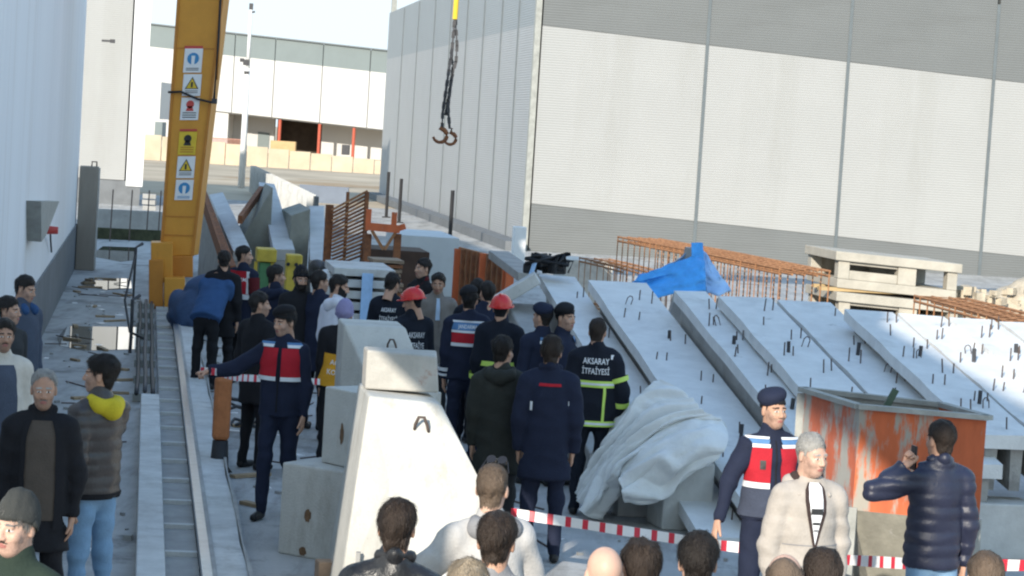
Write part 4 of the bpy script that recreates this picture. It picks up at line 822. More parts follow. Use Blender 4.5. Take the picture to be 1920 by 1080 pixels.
# ---- red concrete skip ---------------------------------------------------------------
zr = 1.59
K = [at(1612, 765, zr), at(1850, 786, zr), at(1838, 763, zr), at(1507, 733, zr)]
K[2] = K[1]+(K[3]-K[0])*.72; ctr = sum(K)/4; ctr[2] = 0
sk = empty('concrete_skip', ctr, 'worn red and grey steel concrete skip with a tapering bottom on grey legs', 'skip')
def lev(z, f): return [np.array([ctr[0]+(p[0]-ctr[0])*f, ctr[1]+(p[1]-ctr[1])*f, z]) for p in K]
zm = .86; top, mid, low, inn = lev(zr, 1), lev(zm, 1), lev(.28, .36), lev(zr, .965)
innm, innl = lev(zm, .965), lev(.3, .33)
for i in range(4):
    j = (i+1) % 4; mb = MB(); mb.add([mid[i], mid[j], top[j], top[i], innm[i], innm[j], inn[j], inn[i]], [(0, 1, 2, 3), (5, 4, 7, 6), (3, 2, 6, 7), (1, 0, 4, 5), (0, 3, 7, 4), (2, 1, 5, 6)]); mb.build('side_plate', [REDWORN, REDPRIM, STEELG, REDPALE][i], sk)
    mb = MB(); mb.add([low[i], low[j], mid[j], mid[i], innl[i], innl[j], innm[j], innm[i]], [(0, 1, 2, 3), (5, 4, 7, 6), (1, 0, 4, 5)]); mb.build('hopper_plate', mat('skip_grey_brown', (.25, .235, .19), .8, .25, 5, .2, spots=(6, .6, (.36, .34, .30))), sk)
    e0, e1 = lev(zr+.012, 1.02)[i], lev(zr+.012, 1.02)[j]; mb = MB(); mb.bar(e0, e1, .07, .035); mb.build('rim', STEELG, sk)
for i in range(4):
    a = lev(zr-.02 if i > 1 else zm+.02, 1.02 if i > 1 else .98)[i]; b = lev(0, 1.0)[i]; mb = MB(); mb.bar(a, b, .06, .06, up=(.3, 1, 0)); mb.build('corner_leg', STEELG, sk)
for i in range(4):
    a, b = lev(.16, 1.0)[i], lev(.16, 1.0)[(i+1) % 4]; mb = MB(); mb.bar(a, b, .06, .06); mb.build('base_rail', IRON, sk)
a = at(1668, 770, zr-.1); mb = MB(); mb.bar(ad(1655, 775, 16.9), ad(1680, 730, 16.9), .045, .045); mb.build('lever', mat('dull_green', (.07, .11, .075), .7, .2, 5, .1), sk); mb = MB(); mb.bar(lev(zr-.1, .9)[3], lev(zr-.1, .9)[1], .06, .06); mb.build('cross_member', STEELG, sk)
# concrete block by the skip at right (slab end) and dark ground gap
pr = at(1845, 1050); mb = MB(); mb.box((pr[0]+.15, pr[1]+.3, .24), (.55, .45, .48), YAW); tag(mb.build('end_block', CONC, None, bev=.015, loc=pr), 'low concrete block right of the red skip', 'concrete block')
# ---- orange rusted post by the track -----------------------------------------------------
po = at(410, 884); pst = empty('orange_post', po, 'rusty orange flat post on a dark rubber foot beside the track', 'post')
h = ad(410, 705, po[1])[2]; mb = MB(); mb.box((po[0], po[1], .3+(h-.3)/2), (.165, .12, h-.3), YAW); mb.build('post_body', mat('orange_dull', (.42, .15, .055), .75, .25, 5, .15), pst, bev=.04)
mb = MB(); mb.tube([(po[0], po[1], 0), (po[0], po[1], .05), (po[0], po[1], .3)], [.13, .09, .075], 10); mb.build('foot', BLACK, pst, smooth=True)
for i, (px, py) in enumerate(((450, 770), (462, 800), (440, 755))):
    q = at(px, py); mb = MB(); mb.tube([(q[0]+.16*math.cos(a), q[1]+.16*math.sin(a), .04+.03*math.sin(a*3)) for a in np.linspace(0, 6.5, 18)], .018, 5)
    tag(mb.build('cable_coil', IRON, None, smooth=True, loc=(q[0], q[1], 0)), ['small dark cable coil on the ground left of the walking officer', 'dark cable coil nearest the low concrete cube', 'dark cable coil farthest from the camera beside the track'][i], 'cable coil', 'cable coils on the ground beside the track')
# ---- barrier tape ------------------------------------------------------------------------
def tape(name, pts, w, seglen, label):
    P = [np.array(p, float) for p in pts]; root = empty(name, P[0], label, 'barrier tape'); samples = []
    for a, b in zip(P[:-1], P[1:]):
        L = np.linalg.norm(b-a); n = max(1, int(L/seglen))
        for i in range(n): samples.append(a+(b-a)*i/n)
    samples.append(P[-1]); n = len(samples)
    i = 0
    while i < n-1:
        red = i % 3 == 0; k = 1 if red else 2; mb = MB()
        for j in range(i, min(i+k, n-1)):
            a, b = samples[j], samples[j+1]; ups = [np.array([0, math.sin(.25*math.sin(q*.35)), math.cos(.25*math.sin(q*.35))])*w/2 for q in (j, j+1)]; th = np.array([0, .004, 0])
            mb.hexa([a-ups[0], b-ups[1], b-ups[1]+th, a-ups[0]+th, a+ups[0], b+ups[1], b+ups[1]+th, a+ups[0]+th])
        mb.build('red_band' if red else 'white_band', TAPER if red else TAPEW, root); i += k
tape('barrier_tape', [ad(958, 962, 17.4), ad(1060, 978, 17.3), ad(1200, 1000, 17.1), ad(1330, 1020, 16.9), ad(1440, 1033, 16.7), ad(1560, 1048, 16.0), ad(1700, 1057, 15.2), ad(1900, 1060, 14.6), ad(2050, 1062, 14.2)], .075, .043, 'red and white barrier tape stretched across before the white sheet')
tape('barrier_tape', [ad(376, 695, 19.9), ad(403, 697, 19.75), ad(440, 708, 20.3), ad(470, 709, 20.7), ad(600, 716, 21.6)], .06, .043, 'short run of red and white tape held by the walking officer')
# ================================================================== PEOPLE
SKIN = mat('skin', (.50, .29, .20), .55, .08, 12, .08, bscale=90, spec=.35)
SKIN2 = mat('skin_tan', (.42, .235, .155), .55, .1, 12, .08, bscale=90, spec=.35)
SKINP = mat('skin_pale', (.56, .35, .26), .5, .08, 12, .08, bscale=90, spec=.4)
LIPS = mat('lips', (.34, .13, .11), .5, .08, 20, 0); EYEW = mat('eye_white', (.62, .6, .57), .3, .03, 20, 0); IRIS = mat('eye_dark', (.035, .022, .016), .25, .1, 20, 0)
def hairm(n, c, r=.6): return mat('hair_'+n, c, r, .3, 16, .6, bscale=140, vstretch=(1, 1, .35), spec=.35)
HBLK = hairm('black', (.018, .014, .012)); HBRN = hairm('brown', (.034, .023, .017)); HLBR = hairm('light_brown', (.12, .085, .06)); HGRY = hairm('grey', (.33, .32, .30)); HSALT = hairm('salt', (.17, .16, .15)); HBLD = hairm('blond_grey', (.30, .24, .17))
NAVY = cloth('navy', (.015, .020, .042)); BLK = cloth('black', (.013, .013, .016)); CHAR = cloth('charcoal', (.035, .037, .04)); OLIVE = cloth('dark_olive', (.030, .032, .028))
FIRE = cloth('fire_navy', (.010, .013, .022)); JEAN = cloth('jeans', (.20, .33, .48)); JEAND = cloth('dark_jeans', (.03, .04, .065)); WHT = cloth('white', (.62, .63, .70)); CREAM = cloth('cream', (.60, .55, .48)); BRN = cloth('brown_sweater', (.085, .068, .055))
BRNJ = cloth('brown_jacket', (.060, .050, .045)); GRYC = cloth('grey_coat', (.20, .18, .165)); GBLU = cloth('grey_blue', (.07, .085, .12)); BLUJ = cloth('blue_jacket', (.035, .085, .20)); NAVP = mat('puffer_navy', (.016, .019, .042), .46, .12, 9, .15, bscale=60, spec=.5); BRNP = mat('puffer_brown', (.05, .042, .04), .38, .12, 9, .15, bscale=60, spec=.5)
GREENJ = cloth('green_jacket', (.022, .036, .027)); GREYJ = cloth('grey_jacket', (.23, .23, .24)); LEATH = mat('leather_black', (.015, .015, .017), .35, .2, 8, .3, spec=.5); REDV = cloth('vest_red', (.42, .018, .03)); YELH = cloth('yellow_hood', (.60, .47, .03)); KNIT = cloth('knit_dark', (.04, .042, .04)); LAV = cloth('lavender', (.27, .25, .42)); ORV = cloth('orange_vest', (.68, .33, .03))
REFL = mat('reflective_silver', (.70, .72, .75), .35, .05, 10, 0); NEON = mat('reflective_neon', (.55, .75, .14), .4, .06, 10, 0); PRINTW = mat('print_white', (.74, .75, .77), .6, .06, 30, 0); BLUV = cloth('vest_blue', (.10, .22, .42)); HELM = mat('helmet_red', (.62, .025, .02), .22, .04, 6, 0, spec=.5); SHOE = mat('shoe_black', (.016, .016, .017), .45, .2, 8, .1)
SHIRT = cloth('shirt_pale_blue', (.45, .58, .75)); MAROON = cloth('maroon', (.10, .012, .016)); GLASS = mat('sunglass_dark', (.02, .02, .022), .1, .05, 10, 0)
# --- head template (faces -Y, eyes near z=0) -------------------------------------
HEADP = dict(lip=((0, -.0935, -.060), (.024, .013, .0095)))
def head_fn(P):
    d = usm([sdel(P, (0, .018, .036), (.077, .097, .087)), sdel(P, (0, -.022, -.028), (.063, .074, .085)), sdel(P, (0, -.048, -.083), (.040, .042, .034)), sdrc(P, (0, .025, -.05), (0, .035, -.19), .056, .063)], .035)
    for s in (-1, 1):
        d = smin(d, sdel(P, (s*.042, -.062, -.028), (.024, .024, .022)), .02)
    d = smin(d, sdrc(P, (-.040, -.080, .024), (.040, -.080, .024), .012, .012), .014)
    for s in (-1, 1): d = -smin(-d, sdel(P, (s*.031, -.108, .004), (.020, .017, .013)), .012)
    d = smin(d, sdrc(P, (0, -.092, .014), (0, -.112, -.024), .008, .013), .012)
    for s in (-1, 1):
        d = smin(d, sdel(P, (s*.013, -.102, -.029), (.010, .012, .009)), .008)
        d = np.minimum(d, sdel(P, (s*.031, -.079, .004), (.014, .0135, .0125)))
        d = smin(d, sdel(P, (s*.079, .014, -.006), (.010, .020, .032)), .010)
    d = smin(d, sdel(P, (0, -.094, -.054), (.022, .010, .006)), .006); d = smin(d, sdel(P, (0, -.092, -.066), (.019, .010, .007)), .006)
    return d
HV, HF = surfnet(head_fn, (-.105, -.145, -.20), (.105, .135, .14), .0058)
HN = vnormals(HV, HF); HC = HV[HF].mean(1)
HMI = np.zeros(len(HF), int)
lipm = (sdel(HC, (0, -.096, -.060), (.0225, .02, .0105)) < 0) & (HC[:, 1] < -.085); HMI[lipm] = 1
for s in (-1, 1):
    e = ((HC[:, 0]-s*.031)/.0145)**2+((HC[:, 2]-.004)/.0062)**2; HMI[(e < 1) & (HC[:, 1] < -.06)] = 2
    e = ((HC[:, 0]-s*.031)/.0065)**2+((HC[:, 2]-.004)/.0062)**2; HMI[(e < 1) & (HC[:, 1] < -.06)] = 3
    e = ((HC[:, 0]-s*.033)/.023)**2+((HC[:, 2]-.027+.10*(abs(HC[:, 0])-.03))/.0055)**2; HMI[(e < 1) & (HC[:, 1] < -.06)] = 4
STUB = {}
def stub(sk):
    if sk.name not in STUB:
        c = {'skin': (.40, .245, .18), 'skin_tan': (.31, .185, .13), 'skin_pale': (.46, .29, .22)}[sk.name]; STUB[sk.name] = mat('stubble_'+sk.name, c, .65, .25, 40, .3, bscale=200)
    return STUB[sk.name]
DRYC = mat('cheek', (.50, .24, .175), .5, .1, 20, .1)
HMI_F = None
def hair_mask(V, style):
    y, z, x = V[:, 1], V[:, 2], np.abs(V[:, 0])
    thr = np.interp(y, [-.12, -.075, -.055, -.030, -.012, .004, .030, .042, .055, .12], [.072, .066, .052, .028, -.022, .004, .010, -.045, -.075, -.085])
    if style == 'receding': thr = thr+np.interp(y, [-.1, -.02, .0, .05], [.03, .03, .01, 0])+.012*(x < .03)
    mk = z-thr
    ear = (x > .072) & (y > -.012) & (y < .034) & (z < .032); mk = np.where(ear, -.01, mk)
    if style == 'bald': mk = np.minimum(mk, .042-z)
    if style == 'balding': mk = np.minimum(mk, np.maximum(.075-z, (y-.05)*1.0+.0))
    if style == 'cap': mk = z-np.interp(y, [-.12, -.05, .0, .04, .12], [.042, .036, .012, -.03, -.045])
    if style == 'beret': mk = z-np.interp(y, [-.12, -.05, .0, .04, .12], [.050, .044, .030, .012, .005])
    if style == 'beard': mk = np.minimum(np.minimum(-.040-z+np.clip((x-.045)*2.2, 0, .06), .028-y-.03), z+.125)
    if style == 'moustache': mk = np.minimum(.006-np.abs(z+.0445+x*.12), .031-x) ; mk = np.where(y < -.07, mk, -1)
    return mk
def head_shell(style, thick, amp, seed, sm=.03):
    mk = hair_mask(HV, style); keep = (mk[HF] > 0).all(1); f = HF[keep]; ids = np.unique(f); rm = -np.ones(len(HV), int); rm[ids] = np.arange(len(ids))
    V = HV[ids]; t = thick*np.clip(mk[ids]/sm, .18, 1)
    if style in ('full', 'receding', 'short'): t = t*(.55+.75*np.clip((V[:, 2]-.0)/.10, 0, 1))
    V = V+HN[ids]*(t+np.clip(wob(V, seed, 150, amp, (1, .6, .45))+wob(V, seed+9, 60, amp, (1, .7, .7)), -t*.6, 1))[:, None]
    return V, rm[f]
def strands(V, Fc, n, L, wd, seed):
    g = np.random.RandomState(seed); N = vnormals(V, Fc); q = g.randint(0, len(Fc), n); w = g.rand(n, 4); w /= w.sum(1, keepdims=True)
    p = (V[Fc[q]]*w[:, :, None]).sum(1); nn = (N[Fc[q]]*w[:, :, None]).sum(1); nn /= np.linalg.norm(nn, axis=1)[:, None]+1e-9
    fl = np.stack([p[:, 0]*2.5, .10+p[:, 1]*1.5+np.where(p[:, 1] < -.02, -.45, 0), -.35-np.clip(.12-p[:, 2], 0, .2)*5], 1)+g.normal(size=(n, 3))*.16
    t = fl-(fl*nn).sum(1)[:, None]*nn; t /= np.linalg.norm(t, axis=1)[:, None]+1e-9; b = np.cross(nn, t); l = (L*(.6+.8*g.rand(n)))[:, None]
    a0 = p-nn*.002; a1 = p+t*l*.55+nn*l*.05; a2 = p+t*l+nn*l*.07*g.rand(n)[:, None]
    P = np.stack([a0-b*wd, a0+b*wd, a1+b*wd*.8, a1-b*wd*.8, a2+b*wd*.2, a2-b*wd*.2], 1).reshape(-1, 3); k = np.arange(n)[:, None]*6
    return P, np.concatenate([k+np.array([[0, 1, 2, 3]]), k+np.array([[3, 2, 4, 5]])])
HMI[(hair_mask(HC, 'beard') > 0) & (HMI == 0)] = 5
# --- hands ---------------------------------------------------------------------------
def hand_fn(P, fist):
    d = sdrc(P, (0, 0, .03), (0, 0, -.02), .027, .027, 1.05, .85)
    d = smin(d, sdrc(P, (0, 0, -.02), (0, .001, -.075), .040, .042, 1., .42), .02)
    for i, (y, L) in enumerate(((-.030, .070), (-.010, .080), (.011, .074), (.031, .056))):
        a = np.array((0, y, -.085)); c = .30 if not fist else 1.45
        k1 = a+L*.52*np.array([math.sin(c), 0, -math.cos(c)]); c2 = c+(.35 if not fist else 1.5); k2 = k1+L*.5*np.array([math.sin(c2), 0, -math.cos(c2)])
        d = np.minimum(d, np.minimum(sdrc(P, a, k1, .0098, .009), sdrc(P, k1, k2, .009, .0078)) if i else np.minimum(sdrc(P, a, k1, .0098, .009), sdrc(P, k1, k2, .009, .0078)))
    k = np.array((.012, -.060, -.070)) if not fist else np.array((.035, -.045, -.07)); k2 = k+np.array((.012, -.010, -.03)) if not fist else k+np.array((.012, .02, -.018))
    return smin(d, np.minimum(sdrc(P, (.004, -.030, -.022), k, .014, .0115), sdrc(P, k, k2, .0115, .009)), .008)
HANDS = {}
for nm in (False, True): HANDS[nm] = surfnet(lambda P: hand_fn(P, nm), (-.05, -.09, -.19), (.11, .06, .065), .0062)
def rotz(a): c, s = math.cos(a), math.sin(a); return np.array([[c, -s, 0], [s, c, 0], [0, 0, 1.]])
def rotx(a): c, s = math.cos(a), math.sin(a); return np.array([[1, 0, 0], [0, c, -s], [0, s, c]])
def roty(a): c, s = math.cos(a), math.sin(a); return np.array([[c, 0, s], [0, 1, 0], [-s, 0, c]])
def unit(v): v = np.array(v, float); return v/np.linalg.norm(v)
SLIM = np.array([.93, .95, 1.])
NP_ = [0]
class Ctx: pass
def person(label, px=None, py=None, H=1.75, face=0, look=None, nod=0, lean=0, side=0, R_=None, L_=None, stance='stand', top=NAVY, kind='jacket', legs=NAVY, shoe=SHOE, skin=SKIN, hair=('full', HBLK), pos=None, grip=(False, False), bulk=.018, extras=(), vox=.017, group='people gathered in the yard', hm=None, collar=True):
    NP_[0] += 1; seed = NP_[0]*13; sc = H/1.765; g = np.random.RandomState(seed)
    PV = np.array([0, 0, .95]); LM = rotx(R(lean))@roty(R(side))      # forward lean tips the top towards -Y
    T = lambda P: (np.asarray(P, float)-PV)@LM.T+PV
    Ti = lambda P: (P-PV)@LM+PV
    b = bulk; fy = .68
    hem = {'jacket': .86, 'coat': .66, 'short': .93, 'overall': .80}[kind]
    tors = [((0, 0, .99), (0, 0, 1.16), .158+b, .155+b), ((0, .005, 1.14), (0, .008, 1.31), .152+b, .168+b), ((-.115, .012, 1.405), (.115, .012, 1.405), .082+b, .082+b), ((0, .02, 1.40), (0, .022, 1.50), .10+b*.5, .066), ((0, 0, hem+.02), (0, 0, 1.02), .168+b+(.02 if kind == 'coat' else .006), .160+b)]
    def torso_d(Q):
        d = usm([sdrc(Q, a, c, r0, r1, fy) for a, c, r0, r1 in tors], .06); d = np.maximum(d, hem-Q[:, 2])
        return d
    sh = [T((s*.175, .012, 1.405)) for s in (-1, 1)]
    dflt = [((-.16, .04, -1), (-.02, -.20, -1)), ((.16, .04, -1), (.02, -.20, -1))]
    dirs = [R_ or dflt[0], L_ or dflt[1]]; el, wr = [], []
    for i in (0, 1): e = sh[i]+unit(dirs[i][0])*.285; el.append(e); wr.append(e+unit(dirs[i][1])*.25)
    hips = [np.array((s*.088, 0, .90)) for s in (-1, 1)]
    st = {'stand': (((-.115, -.012, .50), (-.125, .015, .085)), ((.115, -.012, .50), (.125, .015, .085))), 'walk': (((-.085, -.13, .52), (-.08, -.20, .085)), ((.10, .02, .49), (.10, .24, .13))), 'wide': (((-.14, -.01, .50), (-.17, .015, .085)), ((.14, -.01, .50), (.17, .015, .085)))}[stance]
    legp = []; shoep = []
    for i in (0, 1):
        kn, an = [np.array(q) for q in st[i]]; legp += [(hips[i], kn, .098, .072), (kn, an, .070, .056)]
        shoep += [(an+np.array([0, .03, -.045]), an+np.array([(-.02, .02)[i], -.15, -.052]), .042, .034)]
    pelv = ((0, 0, .92), (0, 0, 1.0), .15, .15, .66)
    nk = T((0, .022, 1.49)); hc = T((0, .015, 1.53))+np.array([0, -.012, .118]) if lean < 40 else T((0, .0, 1.53))+LM@np.array([0, -.012, .118])
    arms = []
    for i in (0, 1): arms += [(sh[i], el[i], .066+b*.8, .053+b*.8), (el[i], wr[i], .052+b*.8, .039+b*.5)]
    quilt = top in (NAVP, BRNP) or top.name == 'cloth_pale_coat'; qa, ql = (.013, .078) if top in (NAVP, BRNP) else (.006, .118)
    def noise(P): return wob(P, seed, 24, .006, (1, 1, .55))+np.abs(wob(P, seed+3, 15, .0095, (1, 1, 1.6)))-.003
    def skin_d(Q):
        d = torso_d(Q)
        if collar: d = smin(d, sdrc(Q, (0, .028, 1.46), (0, .02, 1.525), .088, .078), .02)
        if quilt: d = d-qa*np.abs(np.sin(math.pi*Q[:, 2]/ql))**.6+qa*.45
        return d+noise(T(Q))-.002
    def fields(P):
        Q = Ti(P); dj = torso_d(Q)
        for a in arms: dj = smin(dj, sdrc(P, *a), .018)
        if collar: dj = smin(dj, sdrc(Q, (0, .028, 1.46), (0, .02, 1.525), .088, .078), .02)
        if quilt: dj = dj-qa*np.abs(np.sin(math.pi*Q[:, 2]/ql))**.6+qa*.45
        dj = dj+noise(P)
        for i in (0, 1): dj = np.where(np.linalg.norm(P-wr[i], axis=1) < .1, np.maximum(dj, ((P-wr[i])@unit(dirs[i][1]))-.012), dj)
        dt = usm([sdrc(P, a, c, r0, r1) for a, c, r0, r1 in legp]+[sdrc(P, *pelv)], .03)+wob(P, seed+5, 22, .005, (1, 1, 1.4))+np.abs(wob(P, seed+8, 17, .009, (1, 1, 2)))-.002
        dt = np.maximum(np.maximum(dt, .055-P[:, 2]), np.minimum(Q[:, 2], P[:, 2])-hem-.05)
        ds = usm([sdrc(P, a, c, r0, r1, 1., 1.) for a, c, r0, r1 in shoep], .01); ds = np.maximum(ds, .004-P[:, 2])
        return dj, dt, ds
    pts = np.array([q for a in arms for q in a[:2]]+[T((0, 0, 1.5))]+[q for a in shoep for q in a[:2]]+[T((-.2, 0, 1.4)), T((.2, 0, 1.4)), (-.2, 0, .9), (.2, 0, .9)])
    lo = pts.min(0)-.15; hi = pts.max(0)+.15; lo[2] = -.01
    V, Fc = surfnet(lambda P: np.minimum(np.minimum(*fields(P)[:2]), fields(P)[2]) if 0 else np.min(np.stack(fields(P)), 0), lo, hi, vox)
    ctr = V[Fc].mean(1); mi = np.argmin(np.stack(fields(ctr)), 0)      # 0 top 1 legs 2 shoes
    mats = [top, legs, shoe, skin, LIPS, EYEW, IRIS, hm or (hair[1] if hair else HBLK), stub(skin)]
    Vs, Fs, Ms = [V], [Fc], [mi]; n = len(V)
    for i in (0, 1):
        hv, hf = HANDS[grip[i]]; hv = hv.copy()
        if i == 1: hv[:, 0] *= -1; hf = hf[:, ::-1]
        z_ = -unit(dirs[i][1]); hint = np.array([0, -1., .15])
        if abs(hint@z_) > .85: hint = np.array([0, -.2, 1.])
        y_ = -unit(hint-(hint@z_)*z_); x_ = np.cross(y_, z_); M_ = np.stack([x_, y_, z_], 1)
        Vs.append(hv@M_.T+wr[i]+unit(dirs[i][1])*.012); Fs.append(hf+n); Ms.append(np.full(len(hf), 3)); n += len(hv)
    hl = (look if look is not None else face)-face; HM = rotz(R(hl))@rotx(R(nod))
    if lean >= 40: HM = LM@HM
    hs = .99
    HT = lambda P: (P*hs)@HM.T+hc
    Vs.append(HT(HV)); Fs.append(HF+n); Ms.append(np.where(HMI == 0, 3, HMI+3)); n += len(HV)
    V = np.concatenate(Vs)*SLIM*sc; Fa = np.concatenate(Fs); ma = np.concatenate(Ms)
    root = bpy.data.objects.new('person', None); COL.objects.link(root); root.empty_display_size = .2
    tag(root, label, 'person', group); root.rotation_euler = (0, 0, R(face))
    top_l = HT(np.array([[0, .01, .132]]))[0]*SLIM*sc
    rz = rotz(R(face))
    if pos is None:
        p = at(px, py, top_l[2]); p = p-rz@np.array([top_l[0], top_l[1], 0]); p[2] = 0
    else: p = np.array(pos, float)
    root.location = p
    obj_arrays('body', V, Fa, mats, ma, root)
    c = Ctx(); c.root = root; c.T = T; c.torso_d = skin_d; c.HT = HT; c.sc = sc; c.sh, c.el, c.wr = sh, el, wr; c.seed = seed; c.hem = hem; c.skin = skin; c.b = b
    c.put = lambda name, V, Fc, M, mi=None, smooth=True: obj_arrays(name, np.asarray(V)*SLIM*sc, Fc, M if isinstance(M, list) else [M], mi, root, smooth)
    if hair:
        stl, hmn = hair[0], hair[1]
        th = hair[2] if len(hair) > 2 else {'full': .016, 'short': .010, 'receding': .012, 'bald': .004, 'balding': .009, 'buzz': .004}.get(stl, .012)
        hv, hf = head_shell('full' if stl in ('short', 'buzz') else stl, th, min(th*.25, .0042), seed)
        if stl in ('full', 'short', 'receding'):
            sp, sf = strands(hv, hf, 3600 if vox < .0145 else 900, .034 if stl == 'full' else .018, .0013, seed); hf = np.concatenate([hf, sf+len(hv)]); hv = np.concatenate([hv, sp])
        c.put('hair', HT(hv), hf, hmn)
    for e in extras: e(c)
    return root
# --- clothing pieces, traced over the finished torso -----------------------------------
def trace(c, O, D, off, n=34):
    t = np.zeros(len(O))
    for _ in range(n): t += np.maximum(c.torso_d(O+D*t[:, None])-off, -.02)*.72
    return O+D*t[:, None]
def wrap(name, M, z0, z1, t0=0, t1=360, off=.010, nz=None, nt=None, tilt=0., zf=None):
    def fn(c):
        nz_ = nz or max(2, int((z1-z0)/.025)+1); nt_ = nt or max(6, int(abs(t1-t0)/7)); th = np.radians(np.linspace(t0, t1, nt_+1)); zz = np.linspace(z0, z1, nz_+1)
        TH, ZZ = np.meshgrid(th, zz); 
        if zf: ZZ = zf(TH, ZZ)
        O = np.stack([np.sin(TH)*.5, -np.cos(TH)*.5*.8, ZZ+tilt*np.sin(TH)], -1).reshape(-1, 3); D = np.stack([-np.sin(TH), np.cos(TH)*.8, TH*0], -1).reshape(-1, 3); D /= np.linalg.norm(D, axis=1)[:, None]
        P = trace(c, O, D, off); w = nt_+1; f = [(i*w+j, i*w+j+1, (i+1)*w+j+1, (i+1)*w+j) for i in range(nz_) for j in range(nt_)]
        c.put(name, c.T(P), f, M)
    return fn
def vest(M, z0, z1, open_=0, **k): return wrap('vest', M, z0, z1, open_, 360-open_, .013, **k)
def text(s, z, h, M=PRINTW, side='back', x=0., wide=1., name='lettering', off=.016):
    def fn(c):
        cu = bpy.data.curves.new('lettering', 'FONT'); cu.body = s; cu.size = 1; cu.align_x = 'CENTER'; cu.resolution_u = 2; cu.offset = .012
        o = bpy.data.objects.new('lettering', cu); dg = bpy.context.evaluated_depsgraph_get(); COL.objects.link(o); dg.update(); me = o.evaluated_get(dg).to_mesh()
        v = np.array([q.co[:] for q in me.vertices]); f = [tuple(p.vertices) for p in me.polygons]; o.evaluated_get(dg).to_mesh_clear(); bpy.data.objects.remove(o); bpy.data.curves.remove(cu)
        sg = -1 if side == 'back' else 1
        O = np.stack([sg*(v[:, 0]*h*1.35*wide)+x, np.full(len(v), .5*(-sg)), z+v[:, 1]*h*1.35], 1); D = np.tile([0, sg*1., 0], (len(v), 1))
        c.put(name, c.T(trace(c, O, D, off)), f if sg > 0 else f, M, smooth=False)
    return fn
def patch(name, M, x0, x1, z0, z1, side='back', off=.012, n=8):
    def fn(c):
        sg = -1 if side == 'back' else 1; X, Z = np.meshgrid(np.linspace(x0, x1, n+1), np.linspace(z0, z1, n+1)); O = np.stack([X, X*0+.5*(-sg), Z], -1).reshape(-1, 3); D = np.tile([0, sg*1., 0], (len(O), 1))
        P = trace(c, O, D, off); w = n+1; c.put(name, c.T(P), [(i*w+j, i*w+j+1, (i+1)*w+j+1, (i+1)*w+j) for i in range(n) for j in range(n)], M)
    return fn
def arm(name, M, i, seg, t0, t1, grow=.012):
    def fn(c):
        a, b_ = (c.sh[i], c.el[i]) if seg == 'upper' else (c.el[i], c.wr[i]); r0, r1 = ((.066, .053) if seg == 'upper' else (.052, .039)); k = c.b*.8+grow
        mb = MB(); mb.tube([a+(b_-a)*t for t in (t0, t1)], [r0+(r1-r0)*t+k for t in (t0, t1)], 14, cap=False); c.put(name, np.array(mb.v), mb.f, M)
    return fn
def solid(name, M, prims, k=.03, vox=.012, amp=.003, frame='torso', freq=25):
    def fn(c):
        pr = [p if len(p) > 4 else tuple(p)+(1.,) for p in prims]; cs = np.concatenate([[p[0], p[1]] for p in pr]).astype(float); rr = max(max(p[2], p[3]) for p in pr)+.02
        V, Fc = surfnet(lambda P: usm([sdrc(P, *p) for p in pr], k)+wob(P, c.seed+2, freq, amp), cs.min(0)-rr, cs.max(0)+rr, vox)
        c.put(name, (c.T if frame == 'torso' else c.HT)(V), Fc, M)
    return fn
def hood_down(M): return solid('hood', M, [((-.085, .085, 1.47), (0, .135, 1.45), .05, .06), ((.085, .085, 1.47), (0, .135, 1.45), .05, .06), ((-.09, .03, 1.50), (-.085, .085, 1.47), .035, .05), ((.09, .03, 1.50), (.085, .085, 1.47), .035, .05)], amp=.006)
def collar_up(M): return solid('collar', M, [((-.05, -.075, 1.45), (-.072, .02, 1.53), .006, .020), ((.05, -.075, 1.45), (.072, .02, 1.53), .006, .020), ((-.072, .02, 1.53), (0, .088, 1.55), .020, .022), ((.072, .02, 1.53), (0, .088, 1.55), .020, .022), ((0, .075, 1.47), (0, .088, 1.55), .035, .02, .5)], amp=.003, k=.04)
def hood_up(M): return solid('hood', M, [((0, .03, .05), (0, .03, -.02), .108, .105), ((0, .05, -.06), (0, .06, -.14), .10, .12)], frame='head', amp=.006, k=.05)
def beanie(M, th=.016):
    def fn(c):
        V, f = head_shell('cap', th, .0022, c.seed, .012); V = V+np.array([0, .006, .0])*np.clip(V[:, 2:3]/.1, 0, 1); V[:, 2] += np.clip(V[:, 2]-.06, 0, 1)*.35; c.put('beanie', c.HT(V), f, M)
    return fn
def beret(M, tilt=1):
    def fn(c):
        V, f = head_shell('beret', .011, .001, c.seed, .004); c.put('beret_band', c.HT(V), f, BLK)
        A = roty(R(17*tilt))@rotx(R(-6))
        fnb = lambda P: sdel((P-np.array([tilt*.014, .014, .096]))@A, (0, 0, 0), (.102, .118, .060))+wob(P, c.seed, 30, .006)
        W_, g = surfnet(fnb, (-.15, -.15, .02), (.16, .17, .18), .0095); c.put('beret', c.HT(W_), g, M)
    return fn
def helmet(M):
    def fn(c):
        def f(P):
            d = np.maximum(sdel(P, (0, .012, .03), (.118, .142, .128)), -(P[:, 2]-.022-np.clip(P[:, 1]*-.05, -1, 1)))
            d = np.minimum(d, np.maximum(np.abs(sdel(P, (0, -.005, .02), (.132, .17, .14)))-.006, np.abs(P[:, 2]-.03+P[:, 1]*.10)-.008))
            return smin(d, sdrc(P, (0, -.12, .09), (0, .10, .155), .014, .012), .012)
        W_, g = surfnet(f, (-.16, -.21, -.02), (.16, .19, .2), .0085); c.put('helmet', c.HT(W_), g, M)
        V, h = head_shell('full', .010, .001, c.seed, .01); c.put('neck_guard', c.HT(V), h, BLK)
    return fn
def facial(style, M, th=.006):
    def fn(c):
        V, f = head_shell(style, th, .0012, c.seed, .006)
        if len(f): c.put(style, c.HT(V), f, M)
    return fn
